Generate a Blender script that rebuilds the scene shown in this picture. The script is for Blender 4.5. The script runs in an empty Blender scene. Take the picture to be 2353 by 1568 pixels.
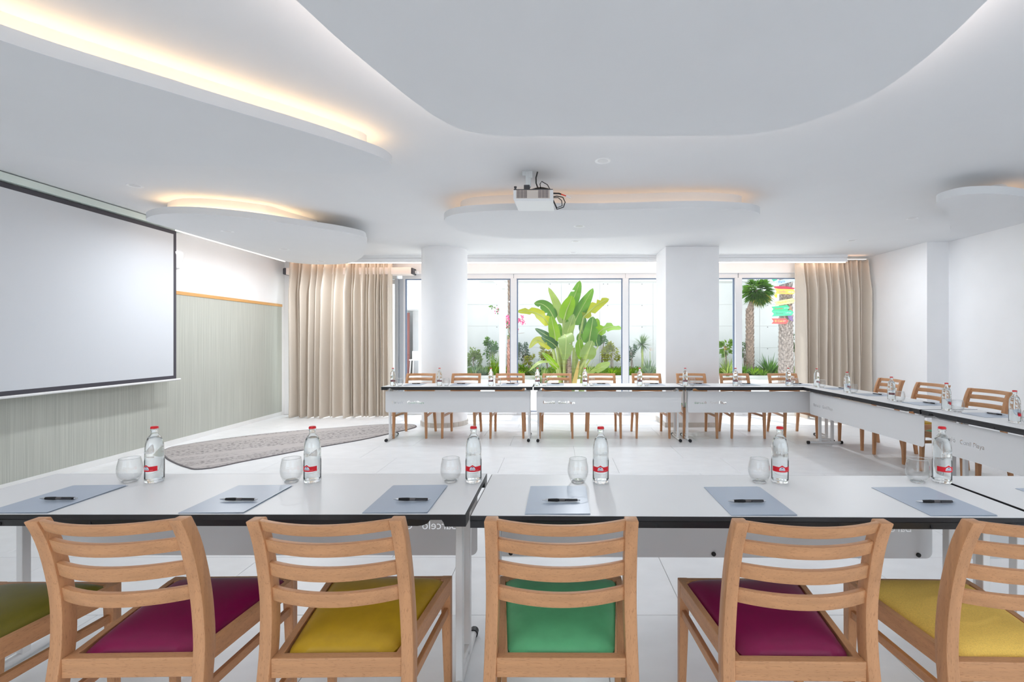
import bpy, bmesh, math, random
from mathutils import Vector, Matrix

random.seed(7)
PI = math.pi
SC = bpy.context.scene
COL = SC.collection

# ------------------------------------------------------------------ camera, sky, sun, exposure
CAMZ, FPX, CX, CY = 1.355, 1090.0, 1280.0, 781.0
cam_d = bpy.data.cameras.new('camera')
cam_d.sensor_width = 36.0
cam_d.sensor_fit = 'HORIZONTAL'
cam_d.lens = FPX * 36.0 / 2353.0
cam_d.shift_x = (1176.5 - CX) / 2353.0
cam_d.shift_y = (CY - 784.0) / 2353.0
cam_d.clip_start = 0.05
cam_d.clip_end = 300
cam = bpy.data.objects.new('camera', cam_d)
cam.location = (0, 0, CAMZ)
cam.rotation_euler = (PI / 2, 0, 0)
COL.objects.link(cam)
SC.camera = cam

SC.view_settings.view_transform = 'Standard'
SC.view_settings.look = 'None'
SC.view_settings.gamma = 1.0
SC.view_settings.use_curve_mapping = False
SC.view_settings.exposure = 0.52
SC.cycles.use_denoising = True
SC.cycles.max_bounces = 16
SC.cycles.diffuse_bounces = 7
SC.cycles.glossy_bounces = 5
SC.cycles.transmission_bounces = 12
SC.cycles.transparent_max_bounces = 24
SC.cycles.blur_glossy = 0.8
SC.cycles.sample_clamp_indirect = 6.0

SKY_STRENGTH = 1.5
SUN_STRENGTH = 3.1
LAMP_POWER_FILL = 6.8
LAMP_POWER_MID = 13.0
world = bpy.data.worlds.new('sky')
SC.world = world
world.use_nodes = True
bg = world.node_tree.nodes['Background']
bg.inputs[0].default_value = (0.80, 0.90, 1.0, 1)
bg.inputs[1].default_value = SKY_STRENGTH

sun_d = bpy.data.lights.new('sun', 'SUN')
sun_d.energy = SUN_STRENGTH
sun_d.angle = math.radians(0.8)
sun_d.color = (1.0, 0.96, 0.90)
sun = bpy.data.objects.new('sun', sun_d)
sun.rotation_euler = Vector((0.244, -0.401, -0.883)).to_track_quat('-Z', 'Y').to_euler()
sun.location = (-5, 20, 20)
COL.objects.link(sun)

ROOM_H = 2.80
HC = ROOM_H - CAMZ


def at(px, py, d):
    """a point d metres in front of the camera seen at pixel (px, py)"""
    return Vector(((px - CX) / FPX * d, d, CAMZ + (CY - py) / FPX * d))


def onz(px, py, z):
    """the point of the horizontal plane z seen at pixel (px, py)"""
    d = (CAMZ - z) * FPX / (py - CY)
    return Vector(((px - CX) / FPX * d, d, z))


# ------------------------------------------------------------------ materials
MATS = {}


def s2l(c):
    return tuple(((v / 255) / 12.92 if v <= 10 else (((v / 255) + 0.055) / 1.055) ** 2.4) for v in c)


def mat(name, color, rough=0.5, metal=0.0, noise=None, spec=0.5, bump=None, trans=0.0, ior=1.45, coat=0.0, sheen=0.0):
    """noise = (scale xyz, amount, detail); bump = (scale xyz, strength)"""
    if name in MATS:
        return MATS[name]
    m = bpy.data.materials.new(name)
    m.use_nodes = True
    nt = m.node_tree
    p = nt.nodes['Principled BSDF']
    p.inputs['Base Color'].default_value = (*color, 1)
    p.inputs['Roughness'].default_value = rough
    p.inputs['Metallic'].default_value = metal
    p.inputs['IOR'].default_value = ior
    p.inputs['Specular IOR Level'].default_value = spec
    p.inputs['Transmission Weight'].default_value = trans
    p.inputs['Coat Weight'].default_value = coat
    p.inputs['Sheen Weight'].default_value = sheen

    def nz(scale, detail=3.0):
        tc = nt.nodes.new('ShaderNodeTexCoord')
        mp = nt.nodes.new('ShaderNodeMapping')
        mp.inputs['Scale'].default_value = scale
        n = nt.nodes.new('ShaderNodeTexNoise')
        n.inputs['Scale'].default_value = 1.0
        n.inputs['Detail'].default_value = detail
        nt.links.new(tc.outputs['Object'], mp.inputs['Vector'])
        nt.links.new(mp.outputs['Vector'], n.inputs['Vector'])
        return n
    if noise:
        n = nz(noise[0], noise[2] if len(noise) > 2 else 3.0)
        r = nt.nodes.new('ShaderNodeValToRGB')
        a = noise[1]
        r.color_ramp.elements[0].position = 0.3
        r.color_ramp.elements[1].position = 0.7
        r.color_ramp.elements[0].color = (*[max(0, v * (1 - a)) for v in color], 1)
        r.color_ramp.elements[1].color = (*[min(1, v * (1 + a)) for v in color], 1)
        nt.links.new(n.outputs['Fac'], r.inputs['Fac'])
        nt.links.new(r.outputs['Color'], p.inputs['Base Color'])
    if bump:
        n = nz(bump[0], 2.0)
        b = nt.nodes.new('ShaderNodeBump')
        b.inputs['Strength'].default_value = bump[1]
        b.inputs['Distance'].default_value = 0.002
        nt.links.new(n.outputs['Fac'], b.inputs['Height'])
        nt.links.new(b.outputs['Normal'], p.inputs['Normal'])
    MATS[name] = m
    return m


def emat(name, color, strength):
    m = bpy.data.materials.new(name)
    m.use_nodes = True
    nt = m.node_tree
    nt.nodes.remove(nt.nodes['Principled BSDF'])
    e = nt.nodes.new('ShaderNodeEmission')
    e.inputs[0].default_value = (*color, 1)
    e.inputs[1].default_value = strength
    nt.links.new(e.outputs[0], nt.nodes['Material Output'].inputs[0])
    return m


def thin_glass(name, tint=(0.97, 0.985, 0.985), refl=0.9, edge=0.0, ior=1.45):
    m = bpy.data.materials.new(name)
    m.use_nodes = True
    nt = m.node_tree
    nt.nodes.remove(nt.nodes['Principled BSDF'])
    t = nt.nodes.new('ShaderNodeBsdfTransparent')
    t.inputs[0].default_value = (*tint, 1)
    g = nt.nodes.new('ShaderNodeBsdfGlossy')
    g.inputs['Roughness'].default_value = 0.02
    g.inputs['Color'].default_value = (refl, refl, refl, 1)
    # Schlick reflectance from the facing angle (the same from both sides of the sheet)
    lf = nt.nodes.new('ShaderNodeLayerWeight')
    lf.inputs['Blend'].default_value = 0.5
    pw = nt.nodes.new('ShaderNodeMath')
    pw.operation = 'POWER'
    pw.inputs[1].default_value = 5.0
    ma = nt.nodes.new('ShaderNodeMath')
    ma.operation = 'MULTIPLY_ADD'
    r0 = ((ior - 1) / (ior + 1)) ** 2
    ma.inputs[1].default_value = 1 - r0
    ma.inputs[2].default_value = r0
    nt.links.new(lf.outputs['Facing'], pw.inputs[0])
    nt.links.new(pw.outputs[0], ma.inputs[0])
    mx = nt.nodes.new('ShaderNodeMixShader')
    nt.links.new(ma.outputs[0], mx.inputs[0])
    nt.links.new(t.outputs[0], mx.inputs[1])
    nt.links.new(g.outputs[0], mx.inputs[2])
    if edge > 0:
        lw = nt.nodes.new('ShaderNodeLayerWeight')
        lw.inputs['Blend'].default_value = 0.35
        cr = nt.nodes.new('ShaderNodeMix')
        cr.data_type = 'RGBA'
        cr.inputs['A'].default_value = (*tint, 1)
        cr.inputs['B'].default_value = (*[v * (1 - edge) for v in tint], 1)
        nt.links.new(lw.outputs['Facing'], cr.inputs['Factor'])
        nt.links.new(cr.outputs['Result'], t.inputs[0])
    nt.links.new(mx.outputs[0], nt.nodes['Material Output'].inputs[0])
    return m


def leaf_mat(name, color, var=0.25, scale=3.0):
    m = mat(name, color, 0.45, noise=((scale, scale, scale), var))
    nt = m.node_tree
    p = nt.nodes['Principled BSDF']
    tr = nt.nodes.new('ShaderNodeBsdfTranslucent')
    tr.inputs[0].default_value = (min(1, color[0] * 1.6), min(1, color[1] * 1.35), color[2] * 0.8, 1)
    mx = nt.nodes.new('ShaderNodeMixShader')
    mx.inputs[0].default_value = 0.45
    nt.links.new(p.outputs[0], mx.inputs[1])
    nt.links.new(tr.outputs[0], mx.inputs[2])
    nt.links.new(mx.outputs[0], nt.nodes['Material Output'].inputs[0])
    return m


def wood_mat(name, color, grain=(3, 60, 60)):
    """beech: fine streaks along x plus short dark pore flecks"""
    m = mat(name, color, 0.42, noise=((grain[0], grain[1], grain[2]), 0.13, 5.0))
    nt = m.node_tree
    p = nt.nodes['Principled BSDF']
    src = p.inputs['Base Color'].links[0].from_socket
    tc = nt.nodes.new('ShaderNodeTexCoord')
    mp = nt.nodes.new('ShaderNodeMapping')
    mp.inputs['Scale'].default_value = tuple(g * 9 if g > 10 else g * 26 for g in grain)
    n = nt.nodes.new('ShaderNodeTexNoise')
    n.inputs['Scale'].default_value = 1.0
    n.inputs['Detail'].default_value = 2.0
    r = nt.nodes.new('ShaderNodeValToRGB')
    r.color_ramp.elements[0].position = 0.30
    r.color_ramp.elements[0].color = (0.72, 0.66, 0.60, 1)
    r.color_ramp.elements[1].position = 0.42
    r.color_ramp.elements[1].color = (1, 1, 1, 1)
    mx = nt.nodes.new('ShaderNodeMix')
    mx.data_type = 'RGBA'
    mx.blend_type = 'MULTIPLY'
    mx.inputs['Factor'].default_value = 0.8
    nt.links.new(tc.outputs['Object'], mp.inputs['Vector'])
    nt.links.new(mp.outputs['Vector'], n.inputs['Vector'])
    nt.links.new(n.outputs['Fac'], r.inputs['Fac'])
    nt.links.new(src, mx.inputs['A'])
    nt.links.new(r.outputs['Color'], mx.inputs['B'])
    nt.links.new(mx.outputs['Result'], p.inputs['Base Color'])
    return m


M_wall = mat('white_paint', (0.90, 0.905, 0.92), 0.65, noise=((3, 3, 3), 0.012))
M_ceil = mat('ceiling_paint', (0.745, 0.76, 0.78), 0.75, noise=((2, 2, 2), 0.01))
M_tile = mat('floor_tile', (0.84, 0.842, 0.85), 0.34, noise=((5, 9, 5), 0.03, 6.0), spec=0.4)
M_grout = mat('grout', (0.50, 0.49, 0.475), 0.8)
M_skirt = mat('skirting_white', (0.82, 0.815, 0.80), 0.4, noise=((6, 6, 6), 0.02))
M_stone = mat('column_base_tile', (0.60, 0.56, 0.51), 0.5, noise=((12, 12, 12), 0.06))
M_paper = mat('wall_covering', (0.47, 0.48, 0.43), 0.8, noise=((90, 90, 1.1), 0.12, 4.0))
M_trimwood = mat('trim_wood', (0.66, 0.36, 0.13), 0.5, noise=((2, 2, 60), 0.1))
M_beech = wood_mat('beech', (0.585, 0.295, 0.138), (2.2, 45, 45))
M_beech_v = wood_mat('beech_upright', (0.575, 0.29, 0.138), (45, 45, 2.2))
M_beech_y = wood_mat('beech_rail', (0.575, 0.29, 0.138), (45, 2.2, 45))
M_top = mat('white_laminate', (0.85, 0.85, 0.85), 0.36, noise=((2, 2, 2), 0.008))
M_black = mat('black_edge', (0.018, 0.018, 0.02), 0.38, bump=((400, 400, 400), 0.15))
M_whitem = mat('white_metal', (0.80, 0.80, 0.80), 0.35)
M_panel = mat('panel_white_metal', (0.74, 0.74, 0.745), 0.45)
M_rubber = mat('black_rubber', (0.012, 0.012, 0.014), 0.5)
M_alu = mat('window_aluminium', (0.80, 0.81, 0.83), 0.35)
M_dark = mat('dark_grey', (0.06, 0.06, 0.07), 0.5)
M_folder = mat('folder_blue_grey', s2l((174, 186, 202)), 0.30, noise=((4, 4, 4), 0.02))
M_paperw = mat('paper', (0.85, 0.85, 0.86), 0.6)
M_steel = mat('steel', (0.62, 0.63, 0.65), 0.28, metal=1.0)
M_red = mat('red_cap', s2l((214, 24, 36)), 0.35)
M_labelred = mat('label_red', s2l((222, 22, 42)), 0.4)
M_labelwhite = mat('label_white', (0.85, 0.85, 0.88), 0.4)
M_labelblue = mat('label_blue', s2l((40, 60, 130)), 0.4)
M_emb = mat('embossed_glass', (0.92, 0.94, 0.95), 0.15, spec=0.8)
M_screen = mat('screen_fabric', (0.62, 0.64, 0.675), 0.8)
M_scrblack = mat('screen_border', s2l((70, 68, 76)), 0.7)
M_curtain = mat('curtain_fabric', (0.66, 0.585, 0.50), 0.62, noise=((240, 240, 240), 0.06), sheen=0.2)
M_rug = None
M_projw = mat('projector_white', (0.80, 0.82, 0.84), 0.35)
M_projb = mat('projector_beige', s2l((205, 196, 188)), 0.5)
M_cable = mat('cable_black', (0.02, 0.02, 0.022), 0.45)
M_cablered = mat('cable_red', s2l((225, 60, 40)), 0.45)
M_concrete = mat('white_concrete', (0.72, 0.715, 0.69), 0.8, noise=((0.9, 0.9, 0.5), 0.05, 8.0))
M_terrace = mat('terrace_stone', (0.78, 0.77, 0.74), 0.7, noise=((3, 3, 3), 0.03))
M_soil = mat('soil', (0.22, 0.15, 0.10), 0.95, noise=((20, 20, 20), 0.35))
M_glass = thin_glass('window_glass', (0.985, 0.99, 0.99), 0.85)
M_tumbler = thin_glass('tumbler_glass', (0.992, 0.995, 0.995), 1.0, 0.16, 1.5)
M_bottle = mat('bottle_glass', (0.97, 0.985, 0.98), 0.0, trans=1.0, ior=1.45)
M_water = mat('water', (0.985, 0.995, 1.0), 0.0, trans=1.0, ior=1.33)
M_led = emat('led_warm', (1.0, 0.66, 0.36), 14.0)
M_led_soft = emat('led_warm_low', (1.0, 0.58, 0.28), 4.0)
M_led_line = emat('led_line', (1.0, 0.86, 0.72), 4.0)
M_lamp = emat('downlight_lens', (1.0, 0.98, 0.96), 0.65)

# rug: grey weave with dark broken threads along its length
M_rug = bpy.data.materials.new('grey_rug')
M_rug.use_nodes = True
nt = M_rug.node_tree
p = nt.nodes['Principled BSDF']
p.inputs['Roughness'].default_value = 0.95
tc = nt.nodes.new('ShaderNodeTexCoord')
mp = nt.nodes.new('ShaderNodeMapping')
mp.inputs['Rotation'].default_value = (0, 0, math.radians(-37))
mp.inputs['Scale'].default_value = (1.0, 1.0, 1.0)
nt.links.new(tc.outputs['Object'], mp.inputs['Vector'])


def rug_noise(scale, lo, hi, dark, detail=3.0):
    m2 = nt.nodes.new('ShaderNodeMapping')
    m2.inputs['Scale'].default_value = scale
    n_ = nt.nodes.new('ShaderNodeTexNoise')
    n_.inputs['Scale'].default_value = 1.0
    n_.inputs['Detail'].default_value = detail
    r_ = nt.nodes.new('ShaderNodeValToRGB')
    r_.color_ramp.elements[0].position = lo
    r_.color_ramp.elements[0].color = (dark, dark, dark, 1)
    r_.color_ramp.elements[1].position = hi
    r_.color_ramp.elements[1].color = (1, 1, 1, 1)
    nt.links.new(mp.outputs['Vector'], m2.inputs['Vector'])
    nt.links.new(m2.outputs['Vector'], n_.inputs['Vector'])
    nt.links.new(n_.outputs['Fac'], r_.inputs['Fac'])
    return r_.outputs['Color']


def rug_mix(mode, a, b_):
    x_ = nt.nodes.new('ShaderNodeMix')
    x_.data_type = 'RGBA'
    x_.blend_type = mode
    x_.inputs['Factor'].default_value = 1.0
    for sock, v in (('A', a), ('B', b_)):
        if isinstance(v, tuple):
            x_.inputs[sock].default_value = v
        else:
            nt.links.new(v, x_.inputs[sock])
    return x_.outputs['Result']


weave = rug_noise((1.2, 40, 1), 0.3, 0.7, 0.80, 5.0)
flecks = rug_noise((22, 80, 1), 0.40, 0.46, 0.12)
bands = rug_noise((0.35, 5.0, 1), 0.46, 0.56, 0.0)
fl = rug_mix('LIGHTEN', flecks, bands)
nt.links.new(rug_mix('MULTIPLY', rug_mix('MULTIPLY', weave, fl), (0.50, 0.46, 0.445, 1)), p.inputs['Base Color'])


# ------------------------------------------------------------------ mesh helpers
class MB:
    def __init__(self):
        self.v, self.f = [], []

    def add(self, vs, fs):
        o = len(self.v)
        self.v += [tuple(x) for x in vs]
        self.f += [tuple(i + o for i in f) for f in fs]
        return self

    def box(self, x0, x1, y0, y1, z0, z1):
        vs = [(x, y, z) for z in (z0, z1) for y in (y0, y1) for x in (x0, x1)]
        return self.add(vs, [(0, 2, 3, 1), (4, 5, 7, 6), (0, 1, 5, 4), (2, 6, 7, 3), (0, 4, 6, 2), (1, 3, 7, 5)])

    def rings(self, rings, cap=True, close=False):
        """loft through rings of equal vertex count"""
        n = len(rings[0])
        vs = [p for r in rings for p in r]
        fs = []
        m = len(rings)
        for i in range(m if close else m - 1):
            a, b = i * n, ((i + 1) % m) * n
            for j in range(n):
                k = (j + 1) % n
                fs.append((a + j, a + k, b + k, b + j))
        if cap and not close:
            fs.append(tuple(range(n - 1, -1, -1)))
            fs.append(tuple((m - 1) * n + j for j in range(n)))
        return self.add(vs, fs)

    def prism(self, poly, z0, z1):
        return self.rings([[(x, y, z0) for x, y in poly], [(x, y, z1) for x, y in poly]])

    def bar(self, a, b, w, h, up=(0, 0, 1), w2=None, h2=None):
        """rectangular bar from a to b, w across, h along up"""
        a, b, up = Vector(a), Vector(b), Vector(up)
        t = (b - a).normalized()
        s = t.cross(up)
        if s.length < 1e-5:
            s = t.cross(Vector((1, 0, 0)))
        s.normalize()
        u = s.cross(t).normalized()
        rs = []
        for p_, ww, hh in ((a, w, h), (b, w2 or w, h2 or h)):
            rs.append([p_ + s * (ww / 2 * i) + u * (hh / 2 * j) for i, j in ((-1, -1), (1, -1), (1, 1), (-1, 1))])
        return self.rings(rs)

    def tube(self, pts, r, n=8, r2=None):
        pts = [Vector(q) for q in pts]
        rs = []
        m = len(pts)
        prev = None
        for i, q in enumerate(pts):
            t = (pts[min(i + 1, m - 1)] - pts[max(i - 1, 0)])
            if t.length < 1e-9:
                t = Vector((0, 0, 1))
            t.normalize()
            if prev is None:
                s = t.cross(Vector((0, 0, 1)))
                if s.length < 0.05:
                    s = t.cross(Vector((1, 0, 0)))
            else:
                s = prev - t * prev.dot(t)
            s.normalize()
            prev = s
            u = t.cross(s)
            rr = r if r2 is None else r + (r2 - r) * i / (m - 1)
            rs.append([q + (s * math.cos(2 * PI * k / n) + u * math.sin(2 * PI * k / n)) * rr for k in range(n)])
        return self.rings(rs)

    def lathe(self, prof, n=24, close=False, c=(0, 0, 0)):
        rs = [[(c[0] + r * math.cos(2 * PI * k / n), c[1] + r * math.sin(2 * PI * k / n), c[2] + z) for k in range(n)] for r, z in prof]
        return self.rings(rs, cap=not close, close=close)

    def grid(self, fn, nu, nv):
        vs = [fn(i / nu, j / nv) for j in range(nv + 1) for i in range(nu + 1)]
        fs = [(j * (nu + 1) + i, j * (nu + 1) + i + 1, (j + 1) * (nu + 1) + i + 1, (j + 1) * (nu + 1) + i) for j in range(nv) for i in range(nu)]
        return self.add(vs, fs)

    def mesh(self, name, smooth=None, bevel=0.0, seg=2):
        me = bpy.data.meshes.new(name)
        me.from_pydata(self.v, [], self.f)
        bm = bmesh.new()
        bm.from_mesh(me)
        bmesh.ops.recalc_face_normals(bm, faces=bm.faces)
        if bevel:
            es = [e_ for e_ in bm.edges if len(e_.link_faces) == 2 and e_.calc_face_angle(0) > 0.6]
            bmesh.ops.bevel(bm, geom=es, offset=bevel, segments=seg, profile=0.5, affect='EDGES', clamp_overlap=True)
        bm.to_mesh(me)
        bm.free()
        if smooth is not None:
            me.polygons.foreach_set('use_smooth', [True] * len(me.polygons))
            me.set_sharp_from_angle(angle=math.radians(smooth))
        me.update()
        return me


def link(name, me, m=None, parent=None):
    o = bpy.data.objects.new(name, me)
    if m is not None:
        me.materials.clear()
        me.materials.append(m)
    COL.objects.link(o)
    if parent is not None:
        o.parent = parent
    return o


def part(name, mb, m, parent=None, smooth=None, bevel=0.0, seg=2):
    return link(name, mb.mesh(name, smooth, bevel, seg), m, parent)


def empty(name, loc=(0, 0, 0), rz=0.0):
    o = bpy.data.objects.new(name, None)
    o.empty_display_size = 0.1
    o.location = loc
    o.rotation_euler = (0, 0, rz)
    COL.objects.link(o)
    return o


def tag(o, label, cat, group=None):
    o['label'] = label
    o['category'] = cat
    if group:
        o['group'] = group
    return o


def struct(o):
    o['kind'] = 'structure'
    return o


KIDS = {}


def kids(o):
    return [c for c in bpy.data.objects if c.parent == o]


def dup(root, loc, rz, label=None):
    if root.name not in KIDS:
        KIDS[root.name] = [(c, kids(c)) for c in kids(root)]
    r = root.copy()
    COL.objects.link(r)
    r.location = loc
    r.rotation_euler = (0, 0, rz)
    if label:
        r['label'] = label
    for c, gs in KIDS[root.name]:
        c2 = c.copy()
        COL.objects.link(c2)
        c2.parent = r
        for g in gs:
            g2 = g.copy()
            COL.objects.link(g2)
            g2.parent = c2
    return r


def catmull(ks, t):
    """interpolate a list of (t, values...) rows smoothly"""
    n = len(ks)
    for i in range(n - 1):
        if t <= ks[i + 1][0] or i == n - 2:
            break
    p0, p1, p2, p3 = ks[max(i - 1, 0)], ks[i], ks[i + 1], ks[min(i + 2, n - 1)]
    u = (t - p1[0]) / (p2[0] - p1[0])
    u = min(1, max(0, u))
    out = []
    for k in range(1, len(p1)):
        m1 = (p2[k] - p0[k]) / max(1e-6, p2[0] - p0[0]) * (p2[0] - p1[0])
        m2 = (p3[k] - p1[k]) / max(1e-6, p3[0] - p1[0]) * (p2[0] - p1[0])
        h1 = 2 * u ** 3 - 3 * u ** 2 + 1
        h2 = -2 * u ** 3 + 3 * u ** 2
        h3 = u ** 3 - 2 * u ** 2 + u
        h4 = u ** 3 - u ** 2
        out.append(h1 * p1[k] + h2 * p2[k] + h3 * m1 + h4 * m2)
    return out


def closed_curve(pts, per=6):
    """closed Catmull-Rom through plan points"""
    n = len(pts)
    out = []
    for i in range(n):
        p0, p1, p2, p3 = [Vector(pts[(i + k) % n]) for k in (-1, 0, 1, 2)]
        # centripetal tangents keep the tight ends round
        d1, d0, d2 = (p2 - p1).length, (p1 - p0).length, (p3 - p2).length
        m1 = ((p1 - p0) / max(d0, 1e-5) * d1 + (p2 - p1) / max(d1, 1e-5) * d0) / max(d0 + d1, 1e-5)
        m2 = ((p2 - p1) / max(d1, 1e-5) * d2 + (p3 - p2) / max(d2, 1e-5) * d1) / max(d1 + d2, 1e-5)
        m1, m2 = m1 * d1, m2 * d1
        k = max(2, min(per * 3, int(per * d1 / 0.35) + 2))
        for j in range(k):
            u = j / k
            out.append(p1 * (2 * u ** 3 - 3 * u ** 2 + 1) + p2 * (-2 * u ** 3 + 3 * u ** 2) + m1 * (u ** 3 - 2 * u ** 2 + u) + m2 * (u ** 3 - u ** 2))
    return [(p_.x, p_.y) for p_ in out]


def area(poly):
    return 0.5 * sum(poly[i][0] * poly[(i + 1) % len(poly)][1] - poly[(i + 1) % len(poly)][0] * poly[i][1] for i in range(len(poly)))


def inset(poly, dist):
    n = len(poly)
    sg = 1 if area(poly) > 0 else -1
    out = []
    for i in range(n):
        a, b = Vector(poly[i - 1]), Vector(poly[(i + 1) % n])
        t = (b - a).normalized()
        nrm = Vector((-t.y, t.x)) * sg
        out.append((poly[i][0] + nrm.x * dist, poly[i][1] + nrm.y * dist))
    return out


def seg_dist(p_, a, b_):
    ax, ay = b_[0] - a[0], b_[1] - a[1]
    t = max(0, min(1, ((p_[0] - a[0]) * ax + (p_[1] - a[1]) * ay) / max(1e-9, ax * ax + ay * ay)))
    return math.hypot(p_[0] - a[0] - t * ax, p_[1] - a[1] - t * ay)


def inset_clean(poly, dist):
    """inset without the loops that tight corners make"""
    n = len(poly)
    out = []
    for k, p_ in enumerate(poly):
        dk = dist(*p_) if callable(dist) else dist
        q = inset(poly, dk)[k]
        if min(seg_dist(q, poly[i], poly[(i + 1) % n]) for i in range(n)) > dk * 0.985:
            out.append(q)
    return out


ORD = ['first', 'second', 'third', 'fourth', 'fifth', 'sixth', 'seventh', 'eighth', 'ninth', 'tenth']

# ------------------------------------------------------------------ room shell
XL, XR, XR2, YB, YN = -4.955, 5.78, 5.46, 8.62, -2.6
PIL_Y = 7.0
LZ = 2.46          # window head
# floor: grout bed + tiles as pieces
floor = struct(part('floor', MB().box(XL - 0.1, XR + 0.1, YN, YB + 0.1, -0.10, -0.006), M_grout))
tile_me = MB().box(-0.616, 0.616, -0.3085, 0.3085, -0.012, 0.0).mesh('tile', bevel=0.0012, seg=1)
row0 = 2.333
k0 = int((YN - row0) / 0.62) - 1
for k in range(k0, 11):
    yc = row0 + 0.62 * k + 0.31
    if yc + 0.31 > YB + 0.3 or yc - 0.31 < YN - 0.3:
        continue
    xs = (-0.6025 if k % 2 == 0 else 0.21) + 0.6175
    for i in range(-5, 6):
        xc = xs + 1.235 * i
        if xc - 0.6 > XR or xc + 0.6 < XL:
            continue
        x0, x1 = max(xc - 0.616, XL), min(xc + 0.616, XR)
        y0, y1 = max(yc - 0.3085, YN), min(yc + 0.3085, YB)
        if x1 - x0 < 0.05 or y1 - y0 < 0.05:
            continue
        if x1 - x0 > 1.231 and y1 - y0 > 0.616:
            t = link('tile', tile_me, M_tile, floor)
            t.location = (xc, yc, 0)
        else:
            part('tile', MB().box(x0, x1, y0, y1, -0.012, 0), M_tile, floor, bevel=0.0012, seg=1)

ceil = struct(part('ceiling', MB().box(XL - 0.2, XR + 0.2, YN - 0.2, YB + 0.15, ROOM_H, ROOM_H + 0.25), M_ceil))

# left wall with wall covering, wooden rail and skirting
wl = struct(part('wall_left', MB().box(XL - 0.2, XL, YN - 0.2, YB + 0.1, -0.1, ROOM_H), M_wall))
part('wall_covering', MB().box(XL, XL + 0.012, YN, 8.52, 0.065, 1.945), M_paper, wl)
struct(part('trim_1', MB().box(XL, XL + 0.022, YN, 8.52, 1.945, 1.99), M_trimwood, bevel=0.002))
struct(part('baseboard_left', MB().box(XL, XL + 0.018, YN, 8.52, 0.0, 0.065), M_skirt, bevel=0.002))
# right wall steps in behind the pilaster
wr = MB().box(XR, XR + 0.2, YN - 0.2, PIL_Y + 0.1, -0.1, ROOM_H)
wr.box(XR2, XR + 0.2, PIL_Y, YB + 0.1, -0.1, ROOM_H)
struct(part('wall_right', wr, M_wall))
struct(part('baseboard_right', MB().box(XR - 0.016, XR, YN, PIL_Y, 0, 0.065).box(XR2 - 0.016, XR2, PIL_Y - 0.016, 8.2, 0, 0.065).box(XR2, XR, PIL_Y - 0.016, PIL_Y, 0, 0.065), M_skirt))
# wall behind the camera: unseen, its bare openings added and sized to let sky light in
wn = MB().box(XL, XR, YN - 0.2, YN, 2.45, ROOM_H).box(XL, XL + 0.6, YN - 0.2, YN, -0.1, 2.45).box(XR - 0.6, XR, YN - 0.2, YN, -0.1, 2.45)
wn.box(-1.0, 1.4, YN - 0.2, YN, -0.1, 2.45)
struct(part('wall_near', wn, M_wall))

# window wall, turned very slightly towards the camera on the right
BACK = Matrix.Translation((0, 8.52, 0)) @ Matrix.Rotation(-0.022, 4, 'Z')
BACKI_S = 8.52


def bx(px, z=None):
    """x along the window wall for a pixel column"""
    c, s = math.cos(-0.022), math.sin(-0.022)
    k = (px - CX) / FPX
    # point (k*d, d): d = 8.52 + t*s, k*d = t*c
    t = 8.52 * k / (c - s * k)
    return t


def backpart(name, mb, m, parent=None, **kw):
    o = part(name, mb, m, parent, **kw)
    if parent is None:
        o.matrix_world = BACK
    return o


xa, xb_ = -5.0, 5.62
hb = MB().box(xa, xb_, 0.0, 0.25, LZ + 0.085, ROOM_H)
hb.box(xa, xa + 0.14, 0.0, 0.25, -0.1, LZ + 0.085)
struct(backpart('wall_back', hb, M_wall))
FR = 0.07
wins = [(xa + 0.14, bx(907)), (bx(929), bx(1173)), (bx(1187), bx(1431)), (bx(1444.5), bx(1690)), (bx(1705.5), xb_ - 0.02)]
# mullions between the panes (each belongs to the window on its left)
for i, (x0, x1) in enumerate(wins):
    if i == 0:
        continue
    fr = MB().box(x0 - 0.05, x1 + 0.05, 0.03, 0.13, LZ, LZ + 0.085)
    fr.box(x0 - 0.05, x1 + 0.05, 0.03, 0.13, -0.005, 0.05)
    w = struct(backpart('window_%d' % i, fr, M_alu, bevel=0.003))
    xl = bx(1173) if i == 2 else None
    stile = MB()
    if i == 1:
        stile.box(x0 - 0.03, x0, 0.03, 0.12, 0.05, LZ)
    if i < 4:
        nx = wins[i + 1][0]
        stile.box(x1, nx, 0.0, 0.13, 0.0, LZ)
    else:
        stile.box(x1 - 0.02, x1 + 0.03, 0.0, 0.13, 0.0, LZ)
    part('mullion', stile, M_alu, w, bevel=0.004)
    gk = MB().box(x0, x0 + 0.018, 0.055, 0.10, 0.05, LZ).box(x1 - 0.018, x1, 0.055, 0.10, 0.05, LZ)
    gk.box(x0 + 0.018, x1 - 0.018, 0.055, 0.10, LZ - 0.016, LZ).box(x0 + 0.018, x1 - 0.018, 0.055, 0.10, 0.05, 0.066)
    part('glazing_bead', gk, mat('glazing_bead', s2l((120, 135, 160)), 0.4), w)
    part('pane', MB().box(x0 + 0.005, x1 - 0.005, 0.075, 0.081, 0.05, LZ - 0.005), M_glass, w)
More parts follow.
